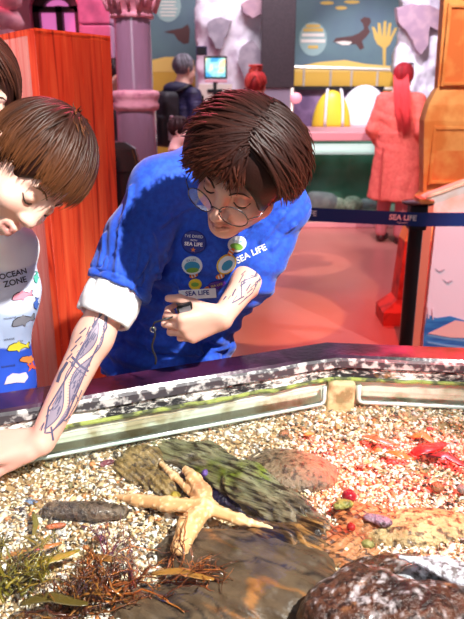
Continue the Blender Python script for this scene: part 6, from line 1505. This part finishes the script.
rock('mauve_sponge', 'pale mauve smooth blob on the red-lit rock', lambda F: (F.ell(c2, (.028, .012, .008), np.array([[.95, -.3, 0], [.3, .95, 0], [0, 0, 1]]), .004), F.ell(c2 + [.012, -.012, 0], (.016, .010, .008), None, .006)), *box_of([c2], .06), lambda P, N, d: mixc(P, ((178, 138, 160), (150, 116, 140), (204, 170, 180)), 30, 57), .003, None, .001, 58, cat='sponge')
# red and orange broad weed blades by the right
def blade(label, pts, wd, col, curl=.004, z=.712):
    P = [pt(u, v, z + 0.004 * math.sin(i)) for i, (u, v) in enumerate(pts)]; m = MB(); n_ = len(P)
    dense = []
    for i in range(n_ - 1):
        for t in np.linspace(0, 1, 6)[:-1]: dense.append(P[i] * (1 - t) + P[i + 1] * t)
    dense.append(P[-1]); k = len(dense); wds = [wd * math.sin(math.pi * (.12 + .80 * i / (k - 1))) ** .8 for i in range(k)]
    m.tube([p + [0, 0, curl * math.sin(i * .5)] for i, p in enumerate(dense)], wds, 10, .10, up=(0, 0, 1)); o = m.build('broad_seaweed', pm('weed_' + str(pts[0][0]), col, .3, coat=.3, bump=(60, .5, .002)), None, True); recenter(o); return tag(o, label, 'seaweed')
blade('broad bright red seaweed blade on the gravel at the right', [(412, 454), (428, 449), (446, 441)], .020, s2l(206, 24, 20))
blade('very dark maroon seaweed blade lying below the bright red one', [(426, 456), (446, 456), (470, 466)], .016, s2l(16, 6, 10))
blade('orange seaweed blade left of the pale stone below the corner', [(362, 436), (378, 440), (396, 443)], .012, s2l(226, 84, 36))
blade('orange weed blade under the right glass strip', [(412, 437), (424, 436), (434, 441)], .014, s2l(222, 116, 50))
blade('orange and ochre blade in front of the bright red seaweed', [(386, 452), (402, 456), (414, 457)], .012, s2l(214, 110, 44))

# ------------------------------------------------------------------ starfish
scn = pt(205, 507, .712)
arms = [[scn, pt(168, 504, .705), pt(138, 500, .694), pt(112, 496, .685)], [scn, pt(190, 524, .712), pt(180, 548, .702)], [scn, pt(238, 519, .708), pt(272, 529, .700)], [scn, pt(203, 491, .722), pt(194, 478, .728), pt(186, 469, .722)], [scn, pt(190, 490, .712), pt(174, 476, .712), pt(161, 464, .712)]]
rad_ = [[.0185, .0175, .0145, .004], [.020, .0225, .0175], [.017, .0120, .0040], [.018, .0165, .0140, .0085], [.012, .009, .008, .0055]]
F = Field(*box_of([p for a in arms for p in a], .05), .0026)
F.ell(scn, (.018, .017, .011), None, .006)
for a, r_ in zip(arms, rad_): F.chain(a, r_, .007, sq=((0, 0, 1), .68))
P, Q = F.surface(); P = smooth_verts(P, Q, 1); N = vnormals(P, Q); bm_ = noise(P, 210, 3); bump_ = sstep(.15, .7, bm_)
# ridge of knobs along each arm
mid_ = np.full(len(P), 9.0)
for a in arms:
    for i in range(len(a) - 1):
        ab = a[i + 1] - a[i]; t = np.clip(((P - a[i]) @ ab) / (ab @ ab), 0, 1); q = P - (a[i] + t[:, None] * ab); mid_ = np.minimum(mid_, np.linalg.norm(q[:, :2], axis=1))
rid = np.exp(-(mid_ / .0035) ** 2) * (N[:, 2] > .2)
P = P + N * (.0016 * bump_ + .0014 * rid)[:, None]
cs_ = mixc(P, ((196, 140, 92), (222, 170, 118), (208, 152, 100)), 30, 61); cs_ = lerp(cs_, s2l(244, 212, 168), np.clip(bump_ * .9 + rid * .6, 0, 1)); cs_ = lerp(cs_, s2l(176, 92, 66), .65 * np.exp(-(np.linalg.norm(P - pt(201, 489, .724), axis=1) / .022) ** 2))
so = link('starfish', mesh('starfish', P, Q, True, cs_), pm('starfish_skin', (1, 1, 1), .45, attr=True, bump=(300, .3, .001))); recenter(so)
tag(so, 'pale orange knobbly starfish with one arm raised, lying across gravel and slate', 'starfish')

# ------------------------------------------------------------------ seaweed, lower left
def weed(label, u, v, n_, spread_, Lr, cols_, rad0, seed, z=.69):
    rg = np.random.default_rng(seed); c = pt(u, v, z); V = []; Fs = []; Cs = []; nb = 0
    def grow(p, d, L, r, depth):
        nonlocal nb
        pts = [p]; k = 7
        for i in range(k):
            d = nrm(d + rg.normal(0, .22, 3) + [0, 0, .02]); q = pts[-1] + d * L / k; q[2] = min(max(q[2], .668), ZW - .004); pts.append(q)
        m = MB(); m.tube(pts, [r * (1 - .75 * i / k) for i in range(k + 1)], 5, .55); V.append(np.array(m.V)); Fs.extend(tuple(i + nb for i in f) for f in m.F); nb += len(m.V); cc = np.array(s2l(*cols_[rg.integers(len(cols_))])) * rg.uniform(.7, 1.25); Cs.append(np.tile(cc, (len(m.V), 1)))
        if depth:
            for j in range(rg.integers(2, 4)): i = rg.integers(2, k); grow(pts[i].copy(), d + rg.normal(0, .55, 3), L * rg.uniform(.4, .65), r * .75, depth - 1)
    for _ in range(n_):
        a = rg.uniform(*spread_); grow(c + [rg.normal(0, .018), rg.normal(0, .012), rg.uniform(-.01, .01)], np.array([math.cos(a), math.sin(a), rg.uniform(.0, .35)]), rg.uniform(*Lr), rad0 * rg.uniform(.7, 1.3), 2)
    o = link('seaweed_clump', mesh('seaweed_clump', np.concatenate(V), Fs, True, np.clip(np.concatenate(Cs), 0, 1)), pm('weed_frond_' + str(seed), (1, 1, 1), .3, attr=True, coat=.3)); recenter(o); return tag(o, label, 'seaweed')
weed('bushy red-brown seaweed clump at the bottom, in front of the slate', 112, 592, 34, (-.3, 3.4), (.05, .11), ((120, 58, 20), (150, 78, 26), (88, 40, 18), (176, 104, 40), (64, 30, 16)), .0028, 71)
weed('dark tangled seaweed at the bottom edge, nearest the viewer', 70, 612, 34, (-.2, 3.3), (.05, .10), ((70, 34, 22), (110, 60, 24), (54, 26, 30), (130, 84, 34)), .0034, 72)
weed('olive-green seaweed clump at the lower left corner', 18, 588, 26, (.0, 3.0), (.05, .11), ((122, 106, 26), (96, 88, 24), (150, 120, 40), (84, 70, 20)), .0034, 73)
weed('thin purple branching seaweed standing over the gravel', 112, 566, 6, (.2, 2.8), (.05, .10), ((96, 40, 84), (120, 50, 60), (84, 36, 60)), .0019, 74)
weed('thin rust-coloured weed strands spreading over the slate', 168, 582, 16, (-.5, 1.4), (.06, .14), ((140, 70, 26), (176, 100, 44), (96, 48, 22)), .0022, 75)
blade('long olive-yellow seaweed blade slanting over the gravel, lower left', [(24, 570), (52, 560), (80, 548)], .010, s2l(150, 128, 40), .003, .705)
blade('amber seaweed blade above the olive-yellow one', [(8, 556), (34, 550), (62, 541)], .009, s2l(176, 112, 38), .003, .700)
blade('broad brown seaweed blade over the gravel beside the purple weed', [(84, 556), (112, 560), (138, 556)], .009, s2l(130, 84, 34), .003, .708)
blade('golden-brown seaweed blade lying across the slate edge', [(150, 574), (182, 572), (214, 578)], .009, s2l(150, 104, 46), .003, .712)
blade('dark olive seaweed blade at the bottom edge under the tangled weed', [(20, 604), (52, 598), (88, 602)], .012, s2l(84, 70, 28), .004, .712)
blade('short olive stalk of weed under the left end of the brown stone', [(33, 512), (36, 524), (33, 534)], .006, s2l(120, 108, 36), .002, .70)
